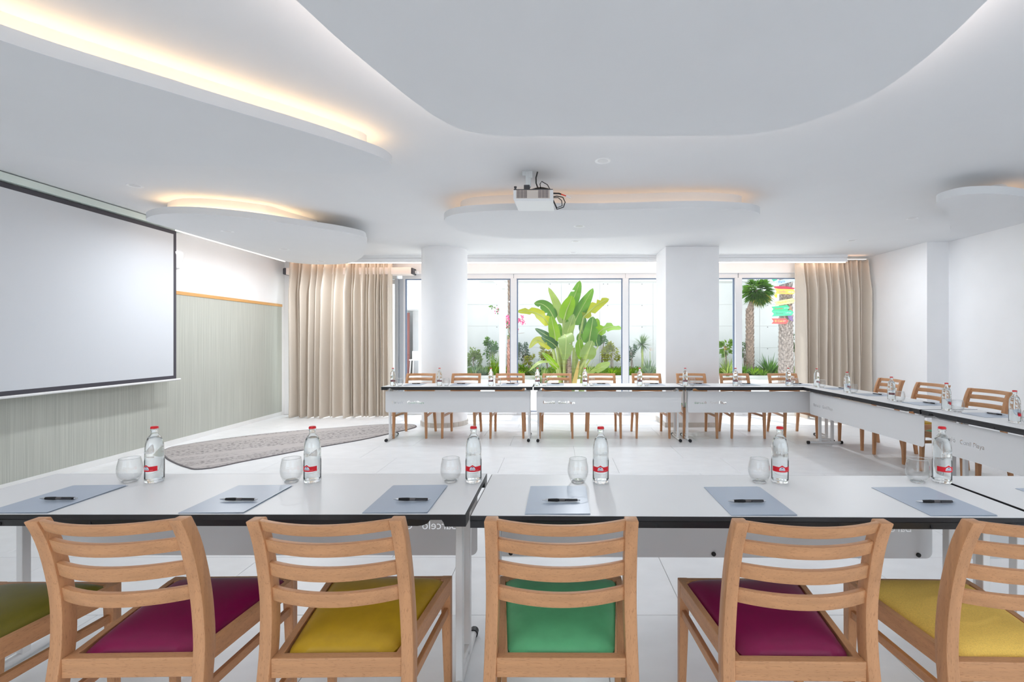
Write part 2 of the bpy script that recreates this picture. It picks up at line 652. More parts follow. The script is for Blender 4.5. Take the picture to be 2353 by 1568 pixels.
# sliding door at the left
x0, x1 = wins[0]
dl = MB().box(x0, x1 + 0.02, 0.05, 0.15, LZ, LZ + 0.085).box(x0, x1 + 0.02, 0.05, 0.15, -0.005, 0.012)
door = struct(backpart('door_1', dl, M_alu, bevel=0.003))
part('door_stile', MB().box(x1, x1 + 0.065, 0.0, 0.10, 0.0, LZ).box(x1 + 0.073, bx(929) - 0.03, 0.02, 0.12, 0.0, LZ), mat('door_aluminium', s2l((190, 196, 205)), 0.35), door, bevel=0.004)
part('door_rail', MB().box(x0, x1, 0.04, 0.10, LZ - 0.09, LZ - 0.01).box(x0, x1, 0.04, 0.10, 0.01, 0.10), M_alu, door, bevel=0.004)
part('pane', MB().box(x0 + 0.01, x1, 0.066, 0.072, 0.10, LZ - 0.09), M_glass, door)

# pelmet in front of the curtains with a lit lower edge
PEL = 8.14
pel = struct(part('trim_2', MB().box(-4.3, 4.95, PEL - 0.02, PEL, 2.685, 2.752).box(-4.3, 4.95, PEL - 0.006, PEL, 2.75, 2.762).box(-4.3, 4.95, PEL - 0.022, PEL, 2.760, ROOM_H).box(4.93, 4.95, PEL, 8.45, 2.685, ROOM_H), M_wall))
pel.matrix_world = Matrix.Translation((0, PEL, 0)) @ Matrix.Rotation(-0.008, 4, 'Z') @ Matrix.Translation((0, -PEL, 0))
lp = part('led_profile', MB().box(-4.3, 4.93, PEL + 0.002, PEL + 0.012, 2.672, 2.690), M_led_line, pel)
part('led_strip', MB().box(-4.75, 5.3, PEL + 0.03, PEL + 0.045, 2.735, 2.738), emat('led_curtain', (1.0, 0.58, 0.36), 5.5), pel)

# columns
rc = MB().lathe([(0.36, 0.0), (0.36, ROOM_H)], 64)
col1 = struct(part('column', rc, M_wall, smooth=40))
col1.location = (-1.81, 7.635, 0)
ring = 26
for i in range(ring):
    a0, a1 = 2 * PI * i / ring + 0.006, 2 * PI * (i + 1) / ring - 0.006
    vs = []
    for a in (a0, (a0 + a1) / 2, a1):
        vs.append((0.375 * math.cos(a), 0.375 * math.sin(a)))
    for a in (a1, (a0 + a1) / 2, a0):
        vs.append((0.359 * math.cos(a), 0.359 * math.sin(a)))
    part('tile', MB().prism(vs, 0.0, 0.072), M_stone, col1)
cx0, cx1, cy0, cy1 = 1.681, 2.508, 7.34, 8.05
col2 = struct(part('column', MB().box(cx0, cx1, cy0, cy1, 0, ROOM_H), M_wall, bevel=0.004))
wd = cx1 - cx0
for xs, xe in ((cx0 - 0.012, cx0 + 0.21), (cx0 + 0.214, cx0 + 0.66), (cx0 + 0.664, cx1 + 0.012)):
    part('tile', MB().box(xs, xe, cy0 - 0.012, cy0, 0, 0.072), M_stone, col2, bevel=0.001, seg=1)
for ys, ye in ((cy0 + 0.002, cy0 + 0.40), (cy0 + 0.404, cy1)):
    part('tile', MB().box(cx0 - 0.012, cx0, ys, ye, 0, 0.072), M_stone, col2, bevel=0.001, seg=1)
    part('tile', MB().box(cx1, cx1 + 0.012, ys, ye, 0, 0.072), M_stone, col2, bevel=0.001, seg=1)

# ------------------------------------------------------------------ suspended ceiling rafts with cove light
ZB = 2.60
TH = 0.067


def raft(label, pts, led, neck=0.17, per=6, lit=None, upright=False):
    poly = closed_curve(pts, per)
    if area(poly) < 0:
        poly = poly[::-1]
    r = empty('ceiling_raft', (0, 0, 0))
    tag(r, label, 'ceiling panel')
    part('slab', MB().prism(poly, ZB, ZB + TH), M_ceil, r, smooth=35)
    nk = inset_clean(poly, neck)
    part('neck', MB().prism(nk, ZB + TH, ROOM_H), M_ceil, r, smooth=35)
    if led is not None:
        n = len(nk)
        oa, ob = inset(nk, -0.020), inset(nk, -0.034)
        wt_ = [1.0 if lit is None else max(0.0, min(1.0, lit(*q))) for q in nk]
        a = oa
        b = [(oa[i][0] + (ob[i][0] - oa[i][0]) * wt_[i], oa[i][1] + (ob[i][1] - oa[i][1]) * wt_[i]) for i in range(n)]
        mb = MB()
        if upright:   # a low lip along the edge screens the strip from view
            m_ = len(poly)
            pi_ = inset(poly, 0.006)
            lp_ = MB()
            lp_.v = [(x, y, ZB + TH + z) for z in (0, 0.018) for q in (poly, pi_) for x, y in q]
            lp_.f = [f_ for i in range(m_) for j in [(i + 1) % m_] for f_ in ((i, j, 2 * m_ + j, 2 * m_ + i), (m_ + i, 3 * m_ + i, 3 * m_ + j, m_ + j), (2 * m_ + i, 2 * m_ + j, 3 * m_ + j, 3 * m_ + i))]
            part('lip', lp_, M_ceil, r)
        if upright:   # strip stuck to the side of the neck, facing outwards
            b = a = inset(nk, -0.004)
        vs = [(x, y, ZB + TH + 0.006) for x, y in a] + [(x, y, ZB + TH + (0.020 if upright else 0.006)) for x, y in b]
        mb.add(vs, [(i, (i + 1) % n, n + (i + 1) % n, n + i) for i in range(n) if wt_[i] > 0.02 and wt_[(i + 1) % n] > 0.02])
        used_v = sorted({k for f_ in mb.f for k in f_})
        rm = {k: j for j, k in enumerate(used_v)}
        mb.v, mb.f = [mb.v[k] for k in used_v], [tuple(rm[k] for k in f_) for f_ in mb.f]
        part('led_strip', mb, led, r)
    return r


def pl(px, py, z=ZB):
    q = onz(px, py, z)
    return (q.x, q.y)


raft('long white ceiling raft above the screen, glowing warm along its right edge',
     [(-3.0, 0.9), (-2.55, 1.45), pl(0, 92), pl(415, 219), pl(830, 345), pl(880, 364), pl(901, 382), pl(885, 396), pl(840, 399), pl(500, 383), pl(165, 367), (-3.62, 3.05), (-3.75, 2.4), (-3.5, 1.3)], M_led)
raft('white ceiling raft over the grey rug with a rounded tip near the screen',
     [pl(336, 506), pl(344, 498), pl(384, 491), pl(444, 491), pl(537, 498), pl(700, 520), pl(795, 534.5), pl(832, 543), pl(842, 556), pl(840, 575), pl(828, 594), pl(786, 607), (-4.10, 7.80), (-4.27, 7.65), (-4.31, 7.2), (-4.32, 6.2), (-4.31, 5.3)], M_led, neck=lambda x, y: 0.17 + 0.55 * max(0.0, min(1.0, (y - 5.0) / 0.6)) * (1 if x > -4.2 else 0), lit=lambda x, y: (5.75 - y) / 0.45 if x > -4.12 else 0.0)
raft('largest grey-shaded ceiling raft overhead, wide and rounded, without glow',
     [pl(680, 0), pl(780, 92), pl(880, 176), pl(960, 240), pl(1010, 274), pl(1060, 298), pl(1130, 311), pl(1260, 313), pl(1400, 313), pl(1600, 312), pl(1720, 309), pl(1800, 296), pl(1900, 265), pl(2000, 222), pl(2100, 155), pl(2200, 68), pl(2270, 0), (1.62, 1.2), (1.5, 0.3), (1.2, -0.5), (0.4, -0.9), (-0.4, -0.8), (-1.0, -0.2), (-1.25, 0.8)], emat('led_white', (1.0, 0.86, 0.79), 46.0), neck=0.05, upright=True)
raft('pill-shaped white ceiling raft behind the projector with a tan glow',
     [pl(1020, 510), pl(1029, 498), pl(1064, 489.5), pl(1117, 485.5), pl(1378, 482.7), pl(1681, 480.3), pl(1727, 484.5), pl(1746, 492), pl(1738, 503), pl(1692, 520), pl(1560, 536), pl(1320, 548), pl(1140, 545), pl(1050, 529)], M_led_soft)
raft('white ceiling raft over the right-hand tables, only its lit edge showing',
     [pl(2172, 457), pl(2205, 449), pl(2250, 445.5), pl(2300, 446), pl(2353, 452), (4.45, 4.38), (4.74, 4.75), (4.88, 5.15), (4.86, 5.45), (4.68, 5.52), (4.30, 5.18), (3.85, 4.66)], M_led_soft, neck=lambda x, y: 0.20 + 0.55 * max(0.0, min(1.0, (4.25 - x) / 0.35)) * (1 if y < 4.8 else 0), lit=lambda x, y: (x - 4.0) / 0.25 if y < 4.9 else 0.0)
# lit profile along the wall side of the rug raft
lw = part('led_profile', MB().box(-4.345, -4.325, 5.40, 7.55, ZB - 0.004, ZB + 0.012), M_led_line)
tag(lw, 'bright linear light profile along ceiling edge beside the left wall', 'light')
lw2 = part('led_profile', MB().box(-4.40, -4.385, 5.3, 7.9, ZB + 0.10, ZB + 0.103), emat('led_wall', (1.0, 0.80, 0.66), 9.0), lw)

# downlights
lamp_fill = bpy.data.lights.new('downlight', 'AREA')  # data of the added fill lamps; the fixtures use a copy
lamp_fill.shape = 'DISK'
lamp_fill.size = 0.085
lamp_fill.energy = LAMP_POWER_FILL
lamp_fill.color = (0.91, 0.95, 1.0)
lamp_mid = lamp_fill.copy()
lamp_mid.energy = LAMP_POWER_MID
ring_me = MB().lathe([(0.042, 0.0), (0.062, -0.004), (0.066, -0.001), (0.066, 0.0)], 24).mesh('ring', 40)
lens_me = MB().lathe([(0.001, -0.0005), (0.043, -0.0005), (0.043, 0.0), (0.001, 0.0)], 24).mesh('lens')
lens_off = lens_me.copy()
lens_off.materials.append(mat('lens_off', (0.62, 0.63, 0.65), 0.3))
dl0 = None
DLS = [(1385, 370, 0, 'nearest of the middle row, in front of projector'), (310, 427, 0, 'beside the screen housing at upper left'),
       (522, 532, 1, 'in rug raft, nearer the screen'), (653, 573, 1, 'in rug raft, above the left curtain edge'),
       (1331, 520, 1, 'in the pill-shaped raft behind the projector'), (1323, 555, 0, 'in the ceiling just behind the pill-shaped raft'),
       (1317, 581, 0, 'farthest of the middle row, by the windows'), (2096, 502, 0, 'nearest of the right row, above right tables'),
       (1958, 553, 0, 'middle one of the right row of lights'), (1864, 588, 0, 'farthest of the right row, by the right curtain'),
       (738, 601, 1, 'above the left curtain, smallest in view')]
dl_pos = []
for px, py, onr, txt in DLS:
    q = onz(px, py, ZB if onr else ROOM_H)
    dl_pos.append((q.x, q.y, q.z, 'small round recessed white ceiling light ' + txt))
for i, (x, y, z, lab) in enumerate(dl_pos):
    if dl0 is None:
        d0 = empty('downlight', (x, y, z))
        link('ring', ring_me, M_projw, d0)
        link('lens', lens_me, M_lamp, d0)
        tag(d0, lab, 'light', 'recessed ceiling lights')
        KIDS[d0.name] = [(c, []) for c in kids(d0)]
        dl0 = d0
        dd = d0
    else:
        dd = dup(dl0, (x, y, z), 0, lab)
    if i in (0, 1, 6, 7, 9):      # these are switched off
        for c in kids(dd):
            if c.name.startswith('lens'):
                c.data = lens_off
        continue
    lo = bpy.data.objects.new('downlight_or_fill_lamp', lamp_mid)
    lo.location = (0, 0, -0.008)
    lo.parent = dd
    COL.objects.link(lo)
# added fill lamps, no fixtures, behind and beside the camera to light near chairs
for x, y in ((-2.2, -0.6), (2.4, -0.6), (0.1, -1.4), (3.6, 1.6), (-3.0, 1.0)):
    lo = bpy.data.objects.new('downlight_or_fill_lamp', lamp_fill)
    lo.location = (x, y, ROOM_H - 0.008)
    COL.objects.link(lo)

# ------------------------------------------------------------------ projection screen, speaker, projector
XS = -4.76
sc_root = empty('projection_screen', (XS, 4.2, 2.71))
tag(sc_root, 'large white pull-down projection screen with black border on left wall', 'screen')
Y0, Y1 = -1.75, 1.73
ZT, ZBt = 0.0, -1.845
b = 0.045
part('fabric', MB().box(-0.002, 0.001, Y0 + b, Y1 - b, ZBt + b, ZT - b), M_screen, sc_root)
part('border', MB().box(-0.003, 0.0, Y0, Y1, ZT - b, ZT).box(-0.003, 0.0, Y0, Y1, ZBt, ZBt + b).box(-0.003, 0.0, Y0, Y0 + b, ZBt + b, ZT - b).box(-0.003, 0.0, Y1 - b, Y1, ZBt + b, ZT - b), M_scrblack, sc_root)
part('housing', MB().box(-0.13, 0.03, Y0 - 0.15, Y1 + 0.15, 0.012, 0.080), mat('housing_paint', s2l((214, 226, 222)), 0.4), sc_root, bevel=0.004)
part('weight_bar', MB().tube([(0, Y0 - 0.05, ZBt - 0.008), (0, Y1 + 0.06, ZBt - 0.008)], 0.013, 10), M_whitem, sc_root, smooth=40)

sp = MB()
rings_ = []
for z, w, dd_ in ((-0.125, 0.075, 0.10), (-0.11, 0.09, 0.125), (0.02, 0.11, 0.165), (0.08, 0.115, 0.17), (0.115, 0.105, 0.155), (0.125, 0.09, 0.12)):
    rr = []
    for k in range(20):
        a = 2 * PI * k / 20
        c_, s_ = math.cos(a), math.sin(a)
        rr.append((0.03 + (dd_ / 2) * (1 + math.copysign(abs(c_) ** 0.6, c_)) , math.copysign(abs(s_) ** 0.6, s_) * w, z))
    rings_.append(rr)
sp.rings(rings_)
sroot = empty('wall_speaker', (XL, 5.98, 2.375))
tag(sroot, 'small white wall speaker beside the screen edge', 'speaker')
part('cabinet', sp, M_projw, sroot, smooth=40)
part('bracket', MB().box(0.0, 0.035, -0.03, 0.03, -0.05, 0.05), M_whitem, sroot)

pj = empty('projector', (-0.20, 3.98, 2.525), math.radians(-1.0))
tag(pj, 'white ceiling-mounted projector with grey vents and dangling black cables', 'projector')
W2 = 0.168
sh = MB()
sh.rings([[(-W2 * .93, 0.02, 0), (W2, 0.02, 0), (W2, 0.33, 0.0), (-W2 * .9, 0.33, 0.0)],
          [(-W2, 0.0, 0.012), (W2, 0.0, 0.012), (W2, 0.35, 0.012), (-W2 * .96, 0.35, 0.012)],
          [(-W2, 0.0, 0.088), (W2, 0.0, 0.088), (W2, 0.35, 0.088), (-W2, 0.35, 0.088)]])
part('body', sh, M_projw, pj, bevel=0.004)
part('front_panel', MB().box(-W2 + 0.025, W2 - 0.028, -0.003, 0.0, 0.016, 0.086), M_projb, pj)
part('top_cover', MB().box(-W2 + 0.004, W2 - 0.004, 0.004, 0.345, 0.088, 0.096), M_dark, pj)
for gx in (-0.095, 0.085):
    g = MB()
    for k in range(11):
        z = 0.020 + k * 0.006
        g.box(gx - 0.043, gx + 0.043, -0.0045, -0.003, z, z + 0.0035)
    gr = part('grille', g, mat('vent_grey', s2l((120, 110, 112)), 0.6), pj)
    part('grille_bar', MB().box(gx - 0.016, gx - 0.013, -0.0055, -0.0045, 0.018, 0.086).box(gx + 0.013, gx + 0.016, -0.0055, -0.0045, 0.018, 0.086), M_projb, gr)
part('vent_lines', MB().box(-0.048, 0.038, -0.0036, -0.003, 0.024, 0.025).box(-0.048, 0.038, -0.0036, -0.003, 0.036, 0.037).box(-0.048, 0.038, -0.0036, -0.003, 0.048, 0.049).box(-0.048, 0.038, -0.0036, -0.003, 0.060, 0.061).box(-0.048, 0.038, -0.0036, -0.003, 0.072, 0.073), M_projw, pj)
part('knob', MB().lathe([(0.011, 0.096), (0.008, 0.110), (0.012, 0.114), (0.012, 0.122)], 14, c=(-W2 + 0.016, 0.02, 0)), M_dark, pj, smooth=40)
lens = MB().rings([[(x * (1 - 0.3 * t), 0.02 + 0.13 * t, 0.096 + 0.03 * t) for x in (0, 0.05, 0.11, 0.15)] + [(x * (1 - 0.3 * t), 0.02 + 0.13 * t, 0.096) for x in (0.15, 0.11, 0.05, 0)] for t in (0, 0.5, 1)])
hump = MB().grid(lambda u, v: (-0.02 + 0.165 * u, 0.01 + 0.12 * v, 0.095 + 0.034 * math.sin(PI * u) * (0.55 + 0.45 * math.sin(PI * v))), 14, 8)
part('lens_hood', hump, M_projb, pj, smooth=50)
mt = part('mount', MB().box(-0.10, -0.07, 0.075, 0.09, 0.235, 0.275).box(-0.045, -0.012, 0.075, 0.09, 0.215, 0.275).box(-0.10, -0.012, 0.085, 0.14, 0.268, 0.275).box(-0.072, -0.040, 0.085, 0.12, 0.10, 0.27).box(-0.043, -0.026, 0.078, 0.10, 0.14, 0.26), mat('zinc', (0.66, 0.70, 0.72), 0.35, metal=0.8), pj, bevel=0.002)
part('swivel', MB().box(-0.085, -0.035, 0.07, 0.12, 0.096, 0.155), M_dark, mt, bevel=0.004)
cbs = MB()
cbs.tube([(W2, 0.10, 0.06), (W2 + 0.03, 0.09, 0.062), (W2 + 0.08, 0.08, 0.048), (W2 + 0.10, 0.06, 0.0), (W2 + 0.085, 0.05, -0.045), (W2 + 0.03, 0.06, -0.06), (W2, 0.08, -0.058 + 0.07)], 0.0045, 6)
cbs.tube([(W2, 0.14, 0.064), (W2 + 0.04, 0.11, 0.055), (W2 + 0.07, 0.08, 0.02), (W2 + 0.075, 0.06, -0.03), (W2 + 0.03, 0.05, -0.05), (W2, 0.07, 0.02)], 0.004, 6)
cbs.tube([(W2, 0.04, 0.07), (W2 + 0.05, 0.02, 0.062), (W2 + 0.068, 0.01, 0.052)], 0.007, 6)
cbs.tube([(W2 - 0.02, 0.04, 0.09), (W2 - 0.05, 0.03, 0.14), (0.07, 0.03, 0.168), (0.055, 0.04, 0.15), (0.06, 0.06, 0.12)], 0.004, 6)
cbs.tube([(0.03, 0.10, 0.273), (0.018, 0.09, 0.22), (0.02, 0.08, 0.17), (0.035, 0.07, 0.125)], 0.006, 6)
part('cable', cbs, M_cable, pj, smooth=60)
part('plug', MB().tube([(W2 + 0.066, 0.01, 0.053), (W2 + 0.108, 0.0, 0.035)], 0.005, 8), M_cablered, pj)
part('connector', MB().tube([(W2 + 0.108, 0.0, 0.035), (W2 + 0.125, 0.0, 0.027)], 0.006, 8).tube([(W2 + 0.125, 0.0, 0.027), (W2 + 0.145, 0.0, 0.017)], 0.006, 8), M_projw, pj)

# air curtain box over the door
ac = empty('air_curtain', BACK @ Vector((-3.68, -0.16, 2.565)), -0.022)
tag(ac, 'long cream air curtain unit above the sliding door, half behind curtain', 'air curtain')
part('casing', MB().box(-1.10, 1.12, -0.10, 0.10, -0.062, 0.062), mat('cream_plastic', s2l((240, 228, 220)), 0.45), ac, bevel=0.01)
part('end_cap', MB().box(1.12, 1.15, -0.085, 0.12, -0.055, 0.055), M_dark, ac, bevel=0.008)
part('end_cap', MB().box(-1.16, -1.10, -0.10, 0.10, -0.06, 0.06), M_dark, ac, bevel=0.02)
part('bracket', MB().box(1.15, 1.19, 0.03, 0.14, -0.03, 0.02).box(-0.9, 0.9, 0.09, 0.16, -0.02, 0.04), M_alu, ac)

# ------------------------------------------------------------------ curtains
def curtain(label, x0, x1, y, ztop, zbot, folds, seed, bot_spread):
    rnd = random.Random(seed)
    edges = [0.0]
    for w in folds:
        edges.append(edges[-1] + w)
    tot = edges[-1]
    edges = [e_ / tot for e_ in edges]
    amps = [rnd.uniform(0.10, 0.19) * (0.35 + 0.65 * min(1.7, (edges[i + 1] - edges[i]) * len(folds))) for i in range(len(folds))]
    skew = [rnd.uniform(0.3, 0.7) for _ in folds]
    ph = [rnd.uniform(-0.25, 0.25) for _ in range(len(folds) + 1)]
    ph[0] = ph[-1] = 0
    nu, nv = len(folds) * 22, 46

    def fn(u, v):
        # v 0 top .. 1 bottom; fold edges drift as they fall
        es = [edges[i] + ph[i] * (edges[min(i + 1, len(edges) - 1)] - edges[max(i - 1, 0)]) * 0.9 * math.sin(v * PI * 0.5) for i in range(len(edges))]
        i = min(int(u * len(folds)), len(folds) - 1)
        t = u * len(folds) - i
        x = es[i] + (es[i + 1] - es[i]) * t
        k = skew[i]
        tt = (t / k * 0.5) if t < k else 0.5 + (t - k) / (1 - k) * 0.5
        prof = 0.5 - 0.5 * math.cos(2 * PI * tt)
        prof = prof ** 1.25
        gather = 0.45 + 0.55 * min(1, v * 5)
        yy = y - amps[i] * gather * prof - 0.012 * math.sin(37 * x + 5 * v) * v
        # tight little heading pleats at the top
        yy += 0.016 * max(0, 1 - v * 9) * math.sin(u * len(folds) * 2 * PI * 2.0 + 1.3 * math.sin(u * 31))
        yy += 0.006 * math.sin(9 * v + i * 2.1) * math.sin(PI * t)
        sx = 0.5 + (x - 0.5) * (1 + bot_spread * v)
        return (x0 + (x1 - x0) * sx, yy, ztop + (zbot - ztop) * v)
    o = part('curtain', MB().grid(fn, nu, nv), M_curtain, smooth=80)
    mod = o.modifiers.new('thickness', 'SOLIDIFY')
    mod.thickness = 0.003
    return tag(o, label, 'curtain')


curtain('wide beige floor-length curtain hanging by the left wall', -4.72, -2.90, 8.36, 2.735, 0.012,
        [2.3, 1.1, 1.9, 1.7, 1.3, 2.2, 0.9, 1.8, 2.0, 0.7, 1.0, 1.5, 0.6, 1.3, 0.6, 0.8, 0.55, 0.9, 1.4], 5, 0.015)
curtain('narrower beige curtain hanging beside the right wall', 4.16, 5.44, 8.30, 2.735, 0.012,
        [1.8, 0.7, 1.2, 0.7, 1.5, 1.0, 0.6, 1.3, 0.8, 1.1, 0.6, 1.4, 0.7, 1.3], 11, 0.0)

# ------------------------------------------------------------------ rug
rug_px = [(379, 1033), (380, 1051), (400, 1063), (430, 1074), (447, 1078), (465, 1077.5), (560, 1060), (698, 1033.7), (843, 1008), (920, 990.5), (948, 984), (957, 980), (953, 976.5), (935, 974.5), (907, 974.5), (850, 977), (779, 982.5), (698, 988.5), (543, 1004.6), (430, 1021), (395, 1027)]
rp = []
for px, py in rug_px:
    q = onz(px, py, 0.010)
    rp.append((q.x, q.y))
rc_ = closed_curve(rp, 3)
rug = part('rug', MB().prism(rc_, 0.001, 0.010), M_rug)
tag(rug, 'long grey woven rug with dark flecks on pale floor tiles', 'rug')
bnd = MB()
ins = inset(rc_, 0.014) if area(rc_) > 0 else inset(rc_, 0.014)
n = len(rc_)
bnd.add([(x, y, 0.0105) for x, y in rc_] + [(x, y, 0.0105) for x, y in ins] + [(x, y, 0.0) for x, y in inset(rc_, -0.003)],
        [(i, (i + 1) % n, n + (i + 1) % n, n + i) for i in range(n)] + [(i, 2 * n + i, 2 * n + (i + 1) % n, (i + 1) % n) for i in range(n)])
part('binding', bnd, mat('rug_binding', (0.17, 0.155, 0.16), 0.9), rug)

# ------------------------------------------------------------------ text
def text_mesh(s, size, extrude=0.0, offset=0.0, res=3, shear=0.0, spacing=1.0):
    cu = bpy.data.curves.new('lettering', 'FONT')
    cu.body = s
    cu.size = size
    cu.extrude = extrude
    cu.offset = offset
    cu.resolution_u = res
    cu.shear = shear
    cu.space_character = spacing
    o = bpy.data.objects.new('lettering', cu)
    COL.objects.link(o)
    bpy.context.view_layer.update()
    dg = bpy.context.evaluated_depsgraph_get()
    me = bpy.data.meshes.new_from_object(o.evaluated_get(dg))
    bpy.data.objects.remove(o)
    me.materials.clear()
    return me


def text_splines(s, size, offset=0.0):
    """outline splines of a text as lists of points (for cutting letters out of sheet metal)"""
    cu = bpy.data.curves.new('lettering', 'FONT')
    cu.body = s
    cu.size = size
    cu.offset = offset
    cu.resolution_u = 3
    o = bpy.data.objects.new('lettering', cu)
    COL.objects.link(o)
    for q in bpy.context.selected_objects:
        q.select_set(False)
    o.select_set(True)
    bpy.context.view_layer.objects.active = o
    bpy.ops.object.convert(target='CURVE')
    out = []
    for sp_ in o.data.splines:
        pts = sp_.bezier_points
        n_ = len(pts)
        if n_ < 3:
            continue
        poly = []
        for i in range(n_):
            a, b_ = pts[i], pts[(i + 1) % n_]
            straight = (a.co - a.handle_right).length < 1e-6 and (b_.co - b_.handle_left).length < 1e-6
            for k in range(1 if straight else 4):
                t = k / 4
                c = a.co * (1 - t) ** 3 + a.handle_right * 3 * t * (1 - t) ** 2 + b_.handle_left * 3 * t * t * (1 - t) + b_.co * t ** 3
                poly.append((c.x, c.y))
        out.append(poly)
    bpy.data.objects.remove(o)
    return out


def panel_mesh(w, z0, z1, thick):
    """sheet-metal modesty panel in the xz plane, rounded lower corners, letters cut through"""
    r = 0.028
    outer = [(w / 2, z1), (-w / 2, z1)]
    for k in range(7):
        a = PI + k / 6 * PI / 2
        outer.append((-w / 2 + r + r * math.cos(a), z0 + r + r * math.sin(a)))
    for k in range(7):
        a = -PI / 2 + k / 6 * PI / 2
        outer.append((w / 2 - r + r * math.cos(a), z0 + r + r * math.sin(a)))
    polys = [outer]
    zt = 0.505
    s1 = text_splines('Barceló', 0.054, 0.0022)
    s2 = text_splines('Conil Playa', 0.050, -0.0008)
    x1_ = -w / 2 + 0.088
    for poly in s1:
        polys.append([(x1_ + x * 0.97, zt + y) for x, y in poly])
    mx = max(x for poly in s1 for x, y in poly) * 0.97
    for poly in s2:
        polys.append([(x1_ + mx + 0.042 + x * 1.0, zt + y) for x, y in poly])
    cu = bpy.data.curves.new('modesty_panel', 'CURVE')
    cu.dimensions = '2D'
    cu.fill_mode = 'BOTH'
    cu.extrude = thick / 2
    for poly in polys:
        sp_ = cu.splines.new('POLY')
        sp_.points.add(len(poly) - 1)
        for i, (x, y) in enumerate(poly):
            sp_.points[i].co = (x, y, 0, 1)
        sp_.use_cyclic_u = True
    o = bpy.data.objects.new('modesty_panel', cu)
    COL.objects.link(o)
    bpy.context.view_layer.update()
    me = bpy.data.meshes.new_from_object(o.evaluated_get(bpy.context.evaluated_depsgraph_get()))
    bpy.data.objects.remove(o)
    # stand it up: (x, y) -> (x, 0, z)
    me.transform(Matrix.Rotation(PI / 2, 4, 'X'))
    me.materials.clear()
    return me


# ------------------------------------------------------------------ tables
TZ, TL, TD = 0.735, 2.0, 0.515


